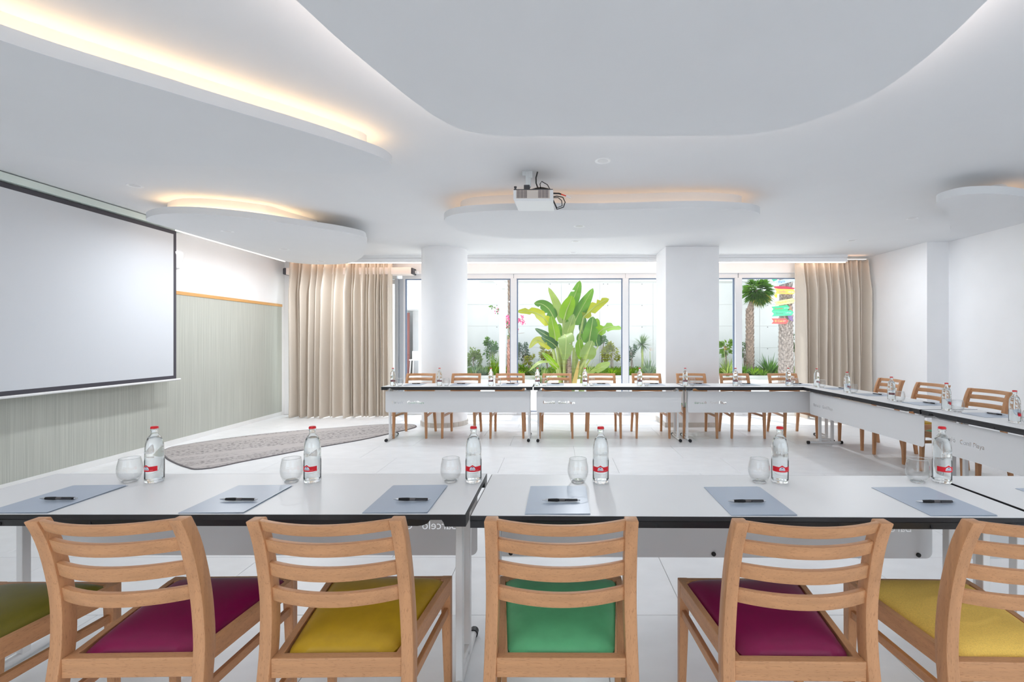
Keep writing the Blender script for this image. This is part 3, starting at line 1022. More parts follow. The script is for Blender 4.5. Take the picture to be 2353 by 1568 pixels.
def make_table(label):
    """origin on the floor under the middle; the panel side faces -y"""
    t = empty('conference_table', (0, 0, 0))
    tag(t, label, 'table', 'white conference tables set in a rectangle')
    hl, hd = TL / 2 - 0.004, TD / 2
    part('tabletop', MB().box(-hl + 0.003, hl - 0.003, -hd + 0.003, hd - 0.003, TZ - 0.016, TZ), M_top, t, bevel=0.0015)
    e_ = MB().box(-hl, hl, -hd, -hd + 0.003, TZ - 0.018, TZ - 0.001).box(-hl, hl, hd - 0.003, hd, TZ - 0.018, TZ - 0.001)
    e_.box(-hl, -hl + 0.003, -hd + 0.003, hd - 0.003, TZ - 0.018, TZ - 0.001).box(hl - 0.003, hl, -hd + 0.003, hd - 0.003, TZ - 0.018, TZ - 0.001)
    e_.box(-hl, hl, -hd + 0.0, hd, TZ - 0.019, TZ - 0.0165)
    part('edge_band', e_, M_black, t)
    a = hl - 0.125
    prof = [(-a, TZ - 0.019), (-a + 0.012, TZ - 0.034), (-a + 0.03, TZ - 0.042), (-a + 0.05, TZ - 0.0445), (a - 0.05, TZ - 0.0445), (a - 0.03, TZ - 0.042), (a - 0.012, TZ - 0.034), (a, TZ - 0.019)]
    for s in (-1, 1):
        y0, y1 = (s * hd - s * 0.002), (s * hd - s * 0.055)
        rl = part('edge_rail', MB().rings([[(x, y0 - s * (TZ - 0.019 - z) * 0.3, z) for x, z in prof], [(x, y1, z) for x, z in prof]]), M_black, t)
        sl = MB()
        for x in (-0.62, -0.30, -0.02, 0.02, 0.34, 0.66):
            yy = y0 - s * 0.004
            sl.box(x - 0.004, x + 0.004, min(yy, yy + s * 0.0022), max(yy, yy + s * 0.0022), TZ - 0.040, TZ - 0.022)
        part('clip_slot', sl, M_rubber, rl)
        for q in (-1, 1):
            xo, xi = q * hl, q * (hl - 0.075)
            cb = MB().rings([[(xo, y, TZ - 0.019), (xi - q * 0.012, y, TZ - 0.019), (xi - q * 0.004, y, TZ - 0.030), (xi, y, TZ - 0.044), (xo, y, TZ - 0.044)] for y in (s * hd - s * 0.003, s * hd - s * 0.07)])
            part('corner_block', cb, M_black, t)
    # panel
    p_ = link('modesty_panel', PANEL, M_panel, t)
    p_.location = (0, -hd + 0.068, 0)
    for q in (-0.9, 0.0, 0.9):
        part('rubber_stop', MB().lathe([(0.001, 0.0), (0.0095, 0.0), (0.0095, 0.006), (0.001, 0.006)], 14), M_rubber, p_).matrix_local = Matrix.Translation((q, 0.002, 0.405)) @ Matrix.Rotation(-PI / 2, 4, 'X')
    for q in (-1, 1):
        xs = q * (hl - 0.055)
        lg = part('leg', MB().tube([(xs, -hd + 0.04, 0.022), (xs, -hd + 0.46, 0.022)], 0.0155, 12), M_whitem, t, smooth=50)
        part('foot_cap', MB().tube([(xs, -hd + 0.022, 0.022), (xs, -hd + 0.05, 0.022)], 0.0205, 14), M_rubber, lg, smooth=50)
        part('foot_cap', MB().tube([(xs, -hd + 0.45, 0.022), (xs, -hd + 0.478, 0.022)], 0.0205, 14), M_rubber, lg, smooth=50)
        for yy in (-hd + 0.185, -hd + 0.345):
            part('upright', MB().box(xs - 0.0135, xs + 0.0135, yy - 0.0175, yy + 0.0175, 0.03, TZ - 0.03), M_whitem, lg, bevel=0.003)
        part('cross_bar', MB().box(xs - 0.012, xs + 0.012, -hd + 0.10, -hd + 0.43, TZ - 0.045, TZ - 0.0195), M_whitem, lg, bevel=0.002)
        part('cross_bar', MB().box(xs - 0.01, xs + 0.01, -hd + 0.2, -hd + 0.33, 0.05, 0.075), M_whitem, lg, bevel=0.002)
        part('brace', MB().bar((xs - q * 0.015, -hd + 0.265, TZ - 0.115), (xs - q * 0.16, -hd + 0.265, TZ - 0.02), 0.018, 0.005), M_whitem, lg)
        part('panel_bracket', MB().box(xs - q * 0.03 - 0.02, xs - q * 0.03 + 0.02, -hd + 0.070, -hd + 0.17, TZ - 0.085, TZ - 0.055).box(xs - q * 0.03 - 0.008, xs - q * 0.03 + 0.008, -hd + 0.070, -hd + 0.076, TZ - 0.09, TZ - 0.0195), M_whitem, lg)
    return t


PANEL = panel_mesh(TL - 0.075, 0.388, TZ - 0.066, 0.003)
FARY = 6.23 + TD / 2
NEARY = 1.681 + TD / 2
tb0 = make_table('white conference table at left end of the near row, plum and mustard chairs before it')
tb0.location = (-1.32, NEARY, 0)
tb0.rotation_euler = (0, 0, PI + 0.000)
XT = (-1.32, 0.688, 2.695)
dup(tb0, (0.692, NEARY - 0.022, 0), PI - 0.011, 'white conference table in middle of near row, green chair before it')
dup(tb0, (2.70, NEARY - 0.040, 0), PI - 0.006, 'white conference table at the near right corner, cut off by the frame')
dup(tb0, (XT[0], FARY + 0.012, 0), 0.0, 'white conference table at left end of far row, by the rug')
dup(tb0, (XT[1], FARY, 0), 0.0, 'white conference table in the middle of the far row')
dup(tb0, (XT[2], FARY - 0.012, 0), 0.0, 'white conference table at right end of far row, in the corner')
XRT = 3.225 + TD / 2
dup(tb0, (XRT, 5.215, 0), -PI / 2, 'white conference table of the right side, farther one by the corner')
dup(tb0, (XRT, 3.205, 0), -PI / 2, 'white conference table of the right side, nearer one at frame edge')

# ------------------------------------------------------------------ chairs
PROF = [(0.0, 0.018, 0.032, 0.234), (0.20, 0.046, 0.040, 0.231), (0.364, 0.0685, 0.045, 0.2265), (0.4455, 0.078, 0.047, 0.2245), (0.53, 0.078, 0.047, 0.2215), (0.614, 0.071, 0.046, 0.2190), (0.722, 0.0495, 0.044, 0.2170), (0.80, 0.0255, 0.043, 0.2150), (0.855, 0.0, 0.042, 0.2137)]
YO = -0.29   # shift so that the origin sits under the chair


def chair_parts(root, cushion_m):
    pw = 0.0365
    for s in (-1, 1):
        rs = []
        for k in range(25):
            z = 0.855 * k / 24
            yr, dp, hw = catmull(PROF, z)
            xo, xi = s * hw, s * (hw - (pw if z > 0.3 else pw - 0.007 * (0.3 - z) / 0.3))
            rs.append([(xo, yr + YO, z), (xi, yr + YO, z), (xi, yr + dp + YO, z), (xo, yr + dp + YO, z)])
        part('back_post', MB().rings(rs), M_beech_v, root, smooth=30, bevel=0.004)
        # front leg
        part('front_leg', MB().rings([[(s * (0.239), 0.535 + YO, 0), (s * 0.212, 0.535 + YO, 0), (s * 0.212, 0.562 + YO, 0), (s * 0.239, 0.562 + YO, 0)],
                                      [(s * 0.238, 0.527 + YO, 0.36), (s * 0.200, 0.527 + YO, 0.36), (s * 0.200, 0.566 + YO, 0.36), (s * 0.238, 0.566 + YO, 0.36)],
                                      [(s * 0.238, 0.527 + YO, 0.424), (s * 0.200, 0.527 + YO, 0.424), (s * 0.200, 0.566 + YO, 0.424), (s * 0.238, 0.566 + YO, 0.424)]]), M_beech_v, root, bevel=0.003)
        part('side_rail', MB().bar((s * 0.226, 0.532 + YO, 0.396), (s * 0.176, 0.10 + YO, 0.396), 0.022, 0.058), M_beech_y, root, bevel=0.002)
        part('stretcher', MB().bar((s * 0.222, 0.535 + YO, 0.302), (s * 0.186, 0.075 + YO, 0.302), 0.017, 0.030), M_beech_y, root, bevel=0.002)
        part('glide', MB().box(min(s * 0.214, s * 0.237), max(s * 0.214, s * 0.237), 0.537 + YO, 0.560 + YO, -0.0, 0.006), M_rubber, root)
    part('front_rail', MB().bar((-0.205, 0.552 + YO, 0.395), (0.205, 0.552 + YO, 0.395), 0.022, 0.058), M_beech, root, bevel=0.002)
    part('back_rail', MB().bar((-0.19, 0.0935 + YO, 0.3965), (0.19, 0.0935 + YO, 0.3965), 0.028, 0.057), M_beech, root, bevel=0.003)
    # four curved slats
    for z0, z1 in ((0.820, 0.8545), (0.752, 0.793), (0.674, 0.717), (0.595, 0.637)):
        rs = []
        for k in range(17):
            u = k / 16 * 2 - 1
            yb0 = catmull(PROF, z0)[0]
            yb1 = catmull(PROF, z1)[0]
            hw = catmull(PROF, (z0 + z1) / 2)[2] - pw + 0.006
            x = u * hw
            bow = -0.046 * (1 - u * u) + 0.009
            tk = 0.019
            rs.append([(x, yb0 + bow + YO, z0), (x, yb1 + bow + YO, z1), (x, yb1 + bow + tk + YO, z1), (x, yb0 + bow + tk + YO, z0)])
        part('slat', MB().rings(rs), M_beech, root, smooth=30, bevel=0.003)

    # cushion
    def cu(u, v):
        a, b_ = u * 2 - 1, v * 2 - 1
        y = 0.112 + (0.548 - 0.112) * v
        hw = 0.160 + (0.216 - 0.160) * v
        # rounded corners
        ea = 1 - 0.045 * max(0, abs(b_) - 0.80) / 0.2 * (max(0, abs(b_) - 0.80) / 0.2)
        x = a * hw * ea
        f = (1 - abs(a) ** 5) * (1 - abs(b_) ** 5)
        z = 0.418 + 0.028 * f ** 0.55 + 0.010 * (1 - a * a) * (1 - b_ * b_)
        if b_ > 0.8:
            y -= 0.012 * ((b_ - 0.8) / 0.2) ** 2 * abs(a) ** 4
        return (x, y + YO, z)
    c = MB().grid(cu, 22, 22)
    n_ = 23
    rim = [i for i in range(n_)] + [j * n_ + n_ - 1 for j in range(1, n_)] + [(n_ - 1) * n_ + i for i in range(n_ - 2, -1, -1)] + [j * n_ for j in range(n_ - 2, 0, -1)]
    o_ = len(c.v)
    c.v += [(c.v[i][0] * 0.99, c.v[i][1], 0.385) for i in rim]
    m_ = len(rim)
    c.f += [(rim[i], o_ + i, o_ + (i + 1) % m_, rim[(i + 1) % m_]) for i in range(m_)]
    c.f.append(tuple(o_ + i for i in range(m_)))
    return part('seat_cushion', c, cushion_m, root, smooth=50)


def cushion_mat(name, rgb, weave=False):
    if weave:
        return mat(name, s2l(rgb), 0.85, noise=((260, 260, 260), 0.10), bump=((420, 420, 420), 0.6))
    return mat(name, s2l(rgb), 0.42, noise=((25, 25, 25), 0.05), bump=((500, 500, 500), 0.12), spec=0.45)


CU = {'olive': cushion_mat('leather_olive', (124, 114, 40)), 'plum': cushion_mat('leather_plum', (130, 10, 70)),
      'mustard': cushion_mat('leather_mustard', (190, 150, 26)), 'green': cushion_mat('leather_green', (92, 172, 118)),
      'yellow': cushion_mat('fabric_yellow', (248, 204, 100), True), 'plain': cushion_mat('leather_grape', (128, 40, 84))}
PROTO = {}


def chair(color, x, ytop, rz, label, group):
    """x, ytop: plan position of the middle of the top of the back; rz turns the chair about it"""
    loc = Vector((x, ytop, 0)) - Matrix.Rotation(rz, 3, 'Z') @ Vector((0, YO, 0))
    if color not in PROTO:
        r = empty('dining_chair', loc, rz)
        chair_parts(r, CU[color])
        PROTO[color] = r
        tag(r, label, 'chair', group)
        KIDS[r.name] = [(c, kids(c)) for c in kids(r)]
        return r
    r = dup(PROTO[color], loc, rz, label)
    r['group'] = group
    return r


g = 'beech chairs along the near tables'
chair('plum', -1.2516, 1.304, 0.02, 'beech slat-back chair with plum leather seat, left one of the plum pair', g)
chair('mustard', -0.6428, 1.304, 0.015, 'beech slat-back chair with shiny mustard leather seat, before the near table', g)
chair('green', 0.0118, 1.304, -0.005, 'beech slat-back chair with a green leather seat, centre front', g)
chair('plum', 0.7025, 1.289, -0.012, 'beech slat-back chair with plum leather seat, right one of the plum pair', g)
chair('yellow', 1.345, 1.284, -0.02, 'beech slat-back chair with woven yellow fabric seat at right frame edge', g)
chair('olive', -1.915, 1.262, 0.0, 'beech chair with olive green seat, cut off at the left frame edge', g)
g = 'beech chairs behind the far tables'
fc = [969, 1073, 1173, 1280, 1380, 1484, 1586, 1685, 1795]
fcol = ['green', 'plum', 'mustard', 'olive', 'plum', 'yellow', 'green', 'plum', 'mustard']
for i, px in enumerate(fc):
    where = ['by the left curtain', 'before the round column', 'left of the banana plant', 'before the banana plant stem', 'right of the banana plant', 'left of the square column', 'before the square column', 'right of the square column', 'last before the corner'][i]
    chair(fcol[i], (px - CX) / FPX * 7.05, 7.05, PI + random.uniform(-0.03, 0.03) + (0.05 if i == 8 else 0), '%s beech chair from the left behind the far tables, %s' % (ORD[i], where), g)
g = 'beech chairs behind the right side tables'
for i, (x, y, rz) in enumerate(((4.27, 6.03, 0.02), (4.30, 5.40, 0.05), (4.325, 4.72, 0.10), (4.33, 4.05, 0.04), (4.33, 3.38, 0.0))):
    lab = ['beech chair on right side nearest the right curtain', 'beech chair on the right side in front of the pilaster', 'beech chair on the right side nearest the camera, large back showing',
           'beech chair on right side with just legs showing under the table', 'beech chair on right side almost wholly hidden at frame edge'][i]
    chair(['plum', 'mustard', 'green', 'plum', 'yellow'][i], x, y, PI / 2 + rz, lab, g)

# ------------------------------------------------------------------ folders, pens, bottles, tumblers
fold_root = empty('folder', (0, 0, 0))
part('cover', MB().add([(-0.116, -0.16, 0.0012), (0.116, -0.16, 0.0032), (0.116, 0.15, 0.0034), (0.106, 0.16, 0.0034), (-0.112, 0.16, 0.0012), (-0.116, 0.156, 0.0012),
                        (-0.116, -0.16, 0.0020), (0.116, -0.16, 0.0042), (0.116, 0.15, 0.0044), (0.106, 0.16, 0.0044), (-0.112, 0.16, 0.0020), (-0.116, 0.156, 0.0020)],
                       [(5, 4, 3, 2, 1, 0), (6, 7, 8, 9, 10, 11)] + [(i, (i + 1) % 6, 6 + (i + 1) % 6, 6 + i) for i in range(6)]), M_folder, fold_root)
part('back_cover', MB().box(-0.116, 0.1165, -0.1605, 0.160, 0.0, 0.0010), M_folder, fold_root)
part('sheet', MB().box(-0.112, 0.110, -0.156, 0.154, 0.0010, 0.0016), M_paperw, fold_root)
pen_root = empty('pen', (0, 0, 0))
R_ = 0.0058
part('barrel', MB().lathe([(0.0048, 0.0), (0.0054, 0.01), (0.0052, 0.06), (0.0046, 0.066)], 12), mat('pen_black', (0.02, 0.02, 0.022), 0.3), pen_root, smooth=40)
part('grip', MB().lathe([(0.0052, 0.0), (0.0062, -0.012), (0.0058, -0.03), (0.0050, -0.046)], 12), mat('pen_grip', (0.012, 0.012, 0.013), 0.7), pen_root, smooth=40)
part('collar', MB().lathe([(0.0055, -0.003), (0.0056, 0.018)], 12), mat('pen_smoke', (0.12, 0.11, 0.11), 0.25), pen_root, smooth=40)
part('tip', MB().lathe([(0.0048, -0.046), (0.0042, -0.054), (0.0016, -0.066), (0.0008, -0.069)], 12), M_steel, pen_root, smooth=40)
part('button', MB().lathe([(0.0040, 0.066), (0.0028, 0.070), (0.0024, 0.076)], 10), M_steel, pen_root, smooth=40)
part('clip', MB().box(-0.0016, 0.0016, -0.0078, -0.0062, 0.022, 0.064).box(-0.0016, 0.0016, -0.0078, -0.003, 0.060, 0.064), M_dark, pen_root)
for c in kids(pen_root):
    c.data.transform(Matrix.Rotation(PI / 2, 4, 'Y'))

bot_root = empty('water_bottle', (0, 0, 0))
BP = [(0.0005, 0.004), (0.022, 0.003), (0.031, 0.0), (0.0345, 0.004), (0.0350, 0.012), (0.0350, 0.095), (0.0340, 0.098), (0.0340, 0.112), (0.0343, 0.115), (0.0338, 0.145), (0.0322, 0.165), (0.0290, 0.181), (0.0225, 0.195), (0.0160, 0.203), (0.0130, 0.208), (0.0122, 0.214), (0.0128, 0.222), (0.0145, 0.2235), (0.0145, 0.2265), (0.0132, 0.2275), (0.0132, 0.234)]
BI = [(0.0110, 0.233), (0.0108, 0.214), (0.0118, 0.206), (0.0200, 0.194), (0.0270, 0.179), (0.0302, 0.164), (0.0318, 0.145), (0.0322, 0.110), (0.0328, 0.095), (0.0328, 0.018), (0.0300, 0.010), (0.0200, 0.010), (0.0005, 0.012)]
bot = part('glass', MB().lathe(BP + BI, 36), M_bottle, bot_root, smooth=50)
WP = [(0.0005, 0.0125), (0.0199, 0.0105), (0.0299, 0.0106), (0.0326, 0.0183), (0.0326, 0.095), (0.0320, 0.110), (0.0316, 0.145), (0.0300, 0.164), (0.0268, 0.179), (0.0215, 0.1915), (0.0005, 0.1915)]
part('water', MB().lathe(WP, 36), M_water, bot_root, smooth=50)
cap = part('cap', MB().lathe([(0.0005, 0.2415), (0.012, 0.2415), (0.0138, 0.240), (0.0150, 0.2335), (0.0150, 0.232), (0.0134, 0.2325), (0.0134, 0.2345), (0.0005, 0.2345)], 28), M_red, bot_root, smooth=40)
pts = []


def bend(me, R, ang0, z0):
    for v in me.vertices:
        a = ang0 + v.co.x / R
        z = z0 + v.co.y
        rr = R + v.co.z
        v.co = (rr * math.sin(a), -rr * math.cos(a), z)
    me.update()


def patch(fn_top, fn_bot, x0, x1, nx, R):
    mb = MB()
    for k in range(nx + 1):
        x = x0 + (x1 - x0) * k / nx
        a = x / R
        mb.v += [(R * math.sin(a), -R * math.cos(a), fn_bot(x)), (R * math.sin(a), -R * math.cos(a), fn_top(x))]
    for k in range(nx):
        mb.f.append((2 * k, 2 * k + 2, 2 * k + 3, 2 * k + 1))
    return mb


RL = 0.0354
lt = lambda x: 0.0735 + 0.008 * max(0, 1 - abs(x) / 0.012) - 0.0008 * math.cos(x * 60)
lb = patch(lt, lambda x: 0.0525 - 0.0015 * math.cos(x * 40), -0.042, 0.042, 28, RL)
lab_o = part('label', lb, M_labelred, bot_root, smooth=60)
wt = lambda x: 0.0605 + 0.0125 * math.sqrt(max(0, 1 - (x / 0.0125) ** 2))
part('emblem', patch(wt, lambda x: 0.0575, -0.0124, 0.0124, 16, RL + 0.0004), M_labelwhite, lab_o, smooth=60)
tm = text_mesh('Lanjarón', 0.0062, 0, 0.0001, 2)
wd_ = max(v.co.x for v in tm.vertices)
bend(tm, RL + 0.0007, -wd_ / 2 / RL, 0.0600)
link('lettering', tm, M_labelblue, lab_o)
part('peak', patch(lambda x: 0.0695 + 0.0022 * max(0, 1 - abs(x) / 0.004), lambda x: 0.0677, -0.005, 0.005, 8, RL + 0.0007), M_labelblue, lab_o)
tm = text_mesh('natural', 0.0042, 0, 0, 2)
bend(tm, RL + 0.0004, 0.42, 0.0562)
link('lettering', tm, mat('label_pink', (0.9, 0.55, 0.55), 0.4), lab_o)
tm = text_mesh('Lanjarón', 0.0165, 0.0004, 0.0, 2, shear=0.3)
wd_ = max(v.co.x for v in tm.vertices)
bend(tm, 0.0341, -wd_ / 2 / 0.034 + 0.1, 0.129)
link('embossing', tm, M_emb, bot_root)

tum_root = empty('tumbler', (0, 0, 0))
TO = [(0.0005, 0.0), (0.026, 0.0), (0.0295, 0.003), (0.036, 0.014), (0.0425, 0.030), (0.0455, 0.046), (0.0452, 0.058), (0.0430, 0.076), (0.0395, 0.092), (0.0372, 0.102), (0.0366, 0.1025), (0.0360, 0.102)]
TI = [(0.0383, 0.092), (0.0418, 0.076), (0.0440, 0.058), (0.0443, 0.046), (0.0410, 0.031), (0.034, 0.018), (0.020, 0.011), (0.0005, 0.010)]
part('bowl', MB().lathe(TO + TI, 40), M_tumbler, tum_root, smooth=60)
part('rim', MB().lathe([(0.0366 + 0.0011 * math.cos(a), 0.1022 + 0.0011 * math.sin(a)) for a in [2 * PI * k / 8 for k in range(8)]], 40, close=True), mat('glass_rim', (0.95, 0.97, 0.97), 0.02, trans=0.85, ior=1.5), tum_root, smooth=60)
part('base', MB().lathe([(0.0005, 0.0008), (0.025, 0.0008), (0.0275, 0.004), (0.022, 0.0095), (0.0005, 0.0085)], 32), mat('glass_base', (0.97, 0.985, 0.98), 0.0, trans=1.0, ior=1.5), tum_root, smooth=60)

used = {}


def put(proto, key, x, y, z, rz, label, cat, group):
    if key not in used:
        proto.location = (x, y, z)
        proto.rotation_euler = (0, 0, rz)
        KIDS[proto.name] = [(c, kids(c)) for c in kids(proto)]
        used[key] = proto
        return tag(proto, label, cat, group)
    o = dup(proto, (x, y, z), rz, label)
    o['group'] = group
    return o


zt = TZ + 0.0003


def setting(bpos, gpos, fpos, frz, ppos, prz, brz, lb_, lg_, lf_, lp_, row):
    if bpos:
        put(bot_root, 'b', bpos[0], bpos[1], zt, brz, lb_, 'bottle', 'water bottles on the %s tables' % row)
    if gpos:
        put(tum_root, 'g', gpos[0], gpos[1], zt, 0, lg_, 'glass', 'glass tumblers on the %s tables' % row)
    if fpos:
        put(fold_root, 'f', fpos[0], fpos[1], zt, frz, lf_, 'folder', 'grey folders on the %s tables' % row)
    if ppos:
        put(pen_root, 'p', ppos[0], ppos[1], zt + 0.0105, prz, lp_, 'pen', 'black pens on the %s folders' % row)


near = [(-1.759, -1.867, -1.935, 1.852, 132), (-1.069, -1.160, -1.235, 1.852, 546), (-0.365, -0.464, -0.579, 1.852, 944), (0.190, 0.091, 0.003, 1.840, 1287), (0.970, 0.880, 0.730, 1.829, 1714), (1.676, 1.570, 1.430, 1.825, 2147)]
ppy = [1145, 1147, 1147, 1149, 1151, 1152]
seat_near = ['before the left plum chair and rug', 'below the rug end', 'before the table gap', 'on the middle table, before the green chair', 'before the right plum chair', 'before the yellow chair']
for i, (bx_, gx, fx, fy, ppx) in enumerate(near):
    yb = 2.073 - (0.008 if i > 2 else 0)
    pp = onz(ppx, ppy[i], TZ + 0.012)
    w = ORD[i] + ' from the left on the near tables'
    setting((bx_, yb), (gx, yb), (fx, fy), 0.0 if i < 3 else -0.008, (pp.x, pp.y), random.uniform(-0.02, 0.02) + (PI if False else 0), [-0.2, -0.2, 0.04, -0.12, -0.17, 0.0][i],
            'full glass water bottle with red cap, ' + w, 'empty stemless glass, ' + w, 'blue-grey folder, ' + w + ', under a pen', 'black ballpoint pen on folder, ' + w, 'near')
put(fold_root, 'f', 2.02, 1.812, zt, 0, 'blue-grey folder at the near right corner table, only a corner in frame', 'folder', 'grey folders on the near tables')
far = [903, 1010, 1128, 1235, 1344, 1470, 1574.5, 1690, 1811.5]
for i, px in enumerate(far):
    X = (px - CX) / FPX * 6.36
    w = ORD[i] + ' from the left on the far tables'
    setting((X, 6.36), (X + 0.092, 6.36), (X + 0.24, 6.565), PI + random.uniform(-0.02, 0.02), (X + 0.25, 6.60), PI + random.uniform(-0.06, 0.06), PI + random.uniform(-0.5, 0.5),
            'small distant water bottle with red cap, ' + w, 'small distant tumbler, ' + w, 'pale folder lying flat, ' + w, 'dark pen on folder, ' + w, 'far')
rightb = [6.24, 5.585, 4.845, 4.16, 3.54]
for i, y in enumerate(rightb):
    w = ORD[i] + ' from the far corner on the right tables'
    X = 3.415
    setting((X, y), (X + 0.01, y - 0.105), (3.565, y - 0.27), PI / 2 + random.uniform(-0.03, 0.03), (3.60, y - 0.27), PI / 2 + 0.25, PI / 2 + random.uniform(-0.7, 0.2),
            'water bottle with red cap, ' + w, 'stemless glass, ' + w, 'pale folder, ' + w, 'dark pen on folder, ' + w, 'right')

# ------------------------------------------------------------------ outside
terr = struct(part('ground', MB().box(-60, 60, -40, 80, -0.3, -0.10), M_terrace))
ter2 = struct(part('terrace', MB().box(-14, 16, YB + 0.15, 16.4, -0.10, -0.004), M_terrace))
bed = struct(part('garden_bed_ground', MB().box(-9, 14, 16.4, 18.1, -0.1, 0.10), M_soil))
part('kerb', MB().box(-9, 14, 16.32, 16.42, -0.1, 0.12), M_concrete, bed)
# garden wall of cast concrete panels
WY = 18.0
gw = struct(part('garden_wall', MB().box(-12, 14, WY, WY + 0.25, -0.1, 3.56), M_concrete))
xk = [-9.94, -7.92, -5.90, -3.88, -1.86, 0.16, 1.62, 3.64, 5.66, 7.68, 9.70, 11.72]
zk = [0.10, 1.05, 1.87, 2.69, 3.50]
for i in range(len(xk) - 1):
    for j in range(len(zk) - 1):
        pn = part('panel', MB().box(xk[i] + 0.006, xk[i + 1] - 0.006, WY - 0.02, WY, zk[j] + 0.004, zk[j + 1] - 0.004), M_concrete, gw)
        tie = MB()
        for tx in (0.3, 1.6):
            tie.box(xk[i] + tx - 0.018, xk[i] + tx + 0.018, WY - 0.021, WY - 0.0195, zk[j + 1] - 0.055, zk[j + 1] - 0.02)
        part('tie_hole', tie, mat('tie_hole', (0.25, 0.24, 0.23), 0.9), pn)
part('coping', MB().box(-12, 14, WY - 0.06, WY + 0.31, 3.56, 3.66), M_concrete, gw)

# pergola
pg = empty('pergola', (-1.55, 13.5, 0))
tag(pg, 'white slatted pergola outside the left windows', 'pergola')
part('post', MB().box(-0.085, 0.085, -0.085, 0.085, -0.004, 2.78), M_whitem, pg, bevel=0.005)
part('post', MB().box(-0.05 - 2.33, 0.05 - 2.33, -0.05, 0.05, -0.004, 2.78), M_whitem, pg, bevel=0.005)
part('beam', MB().box(-7.5, 0.1, -0.06, 0.06, 2.62, 2.82), M_whitem, pg)
part('beam', MB().box(-7.5, 0.1, -4.3, -4.2, 2.82, 2.98), M_whitem, pg)
part('beam', MB().box(-0.02, 0.08, -4.2, -0.06, 2.80, 2.96), M_whitem, pg)
for k in range(12):
    x = -0.62 - 0.6 * k
    part('slat', MB().box(x - 0.035, x + 0.035, -4.2, 0.06, 2.825, 2.94), M_whitem, pg)
# building end with an open passage beyond the door
bl = empty('garden_building', (-7.05, 17.0, 0))
tag(bl, 'white building end with brown door seen through the glass door', 'building')
part('wall', MB().box(-3.5, 1.6, 0, 0.3, -0.1, 2.4), M_wall, bl)
part('roof', MB().box(-3.6, 3.4, -0.8, 0.6, 2.4, 2.95), M_wall, bl)
part('door', MB().box(1.62, 1.76, -0.05, 0.05, 0.0, 2.32), mat('brown_door', s2l((150, 92, 84)), 0.5), bl)
part('side_wall', MB().box(1.76, 3.2, 0.4, 0.9, -0.1, 2.4), M_wall, bl)
part('poster', MB().box(1.99, 2.17, 0.37, 0.40, 1.05, 2.0), mat('teal_poster', s2l((110, 185, 190)), 0.5, noise=((6, 6, 6), 0.4)), bl)
st = empty('bar_stool', (at(957, 850, 14.0).x, 14.0, -0.004))
tag(st, 'white metal stool outside beyond the round column', 'stool')
for sx in (-1, 1):
    for sy in (-1, 1):
        part('leg', MB().tube([(sx * 0.17, sy * 0.17, 0), (sx * 0.13, sy * 0.13, 0.75)], 0.014, 8), M_whitem, st, smooth=50)
part('seat', MB().box(-0.17, 0.17, -0.17, 0.17, 0.75, 0.78), M_whitem, st, bevel=0.01)
part('backrest', MB().box(-0.17, 0.17, 0.14, 0.16, 0.78, 1.02), M_whitem, st, bevel=0.005)
part('footrest', MB().tube([(-0.16, -0.16, 0.28), (0.16, -0.16, 0.28), (0.16, 0.16, 0.28), (-0.16, 0.16, 0.28), (-0.16, -0.16, 0.28)], 0.01, 6), M_whitem, st)

# ---- plants
L_bright = leaf_mat('leaf_bright', (0.16, 0.32, 0.012))
L_mid = leaf_mat('leaf_mid', (0.075, 0.20, 0.025))
L_dark = leaf_mat('leaf_dark', (0.035, 0.105, 0.03))
L_yel = leaf_mat('leaf_yellow', (0.29, 0.33, 0.02))
L_pale = leaf_mat('leaf_pale', (0.21, 0.31, 0.10))
L_grey = leaf_mat('leaf_grey', (0.13, 0.22, 0.13))
M_bark = mat('palm_bark', (0.30, 0.22, 0.17), 0.9, noise=((8, 8, 30), 0.4))
M_barkred = mat('red_bark', (0.42, 0.20, 0.14), 0.9, noise=((8, 8, 40), 0.3))
M_stem = mat('green_stem', (0.36, 0.42, 0.14), 0.6, noise=((4, 4, 4), 0.2))
M_pink = leaf_mat('bract_pink', (0.75, 0.06, 0.30))
M_orange = leaf_mat('flower_orange', (0.9, 0.32, 0.05))


def spline_pts(ps, n_):
    ks = [(i / (len(ps) - 1), *p_) for i, p_ in enumerate(ps)]
    return [Vector(catmull(ks, k / n_)) for k in range(n_ + 1)]


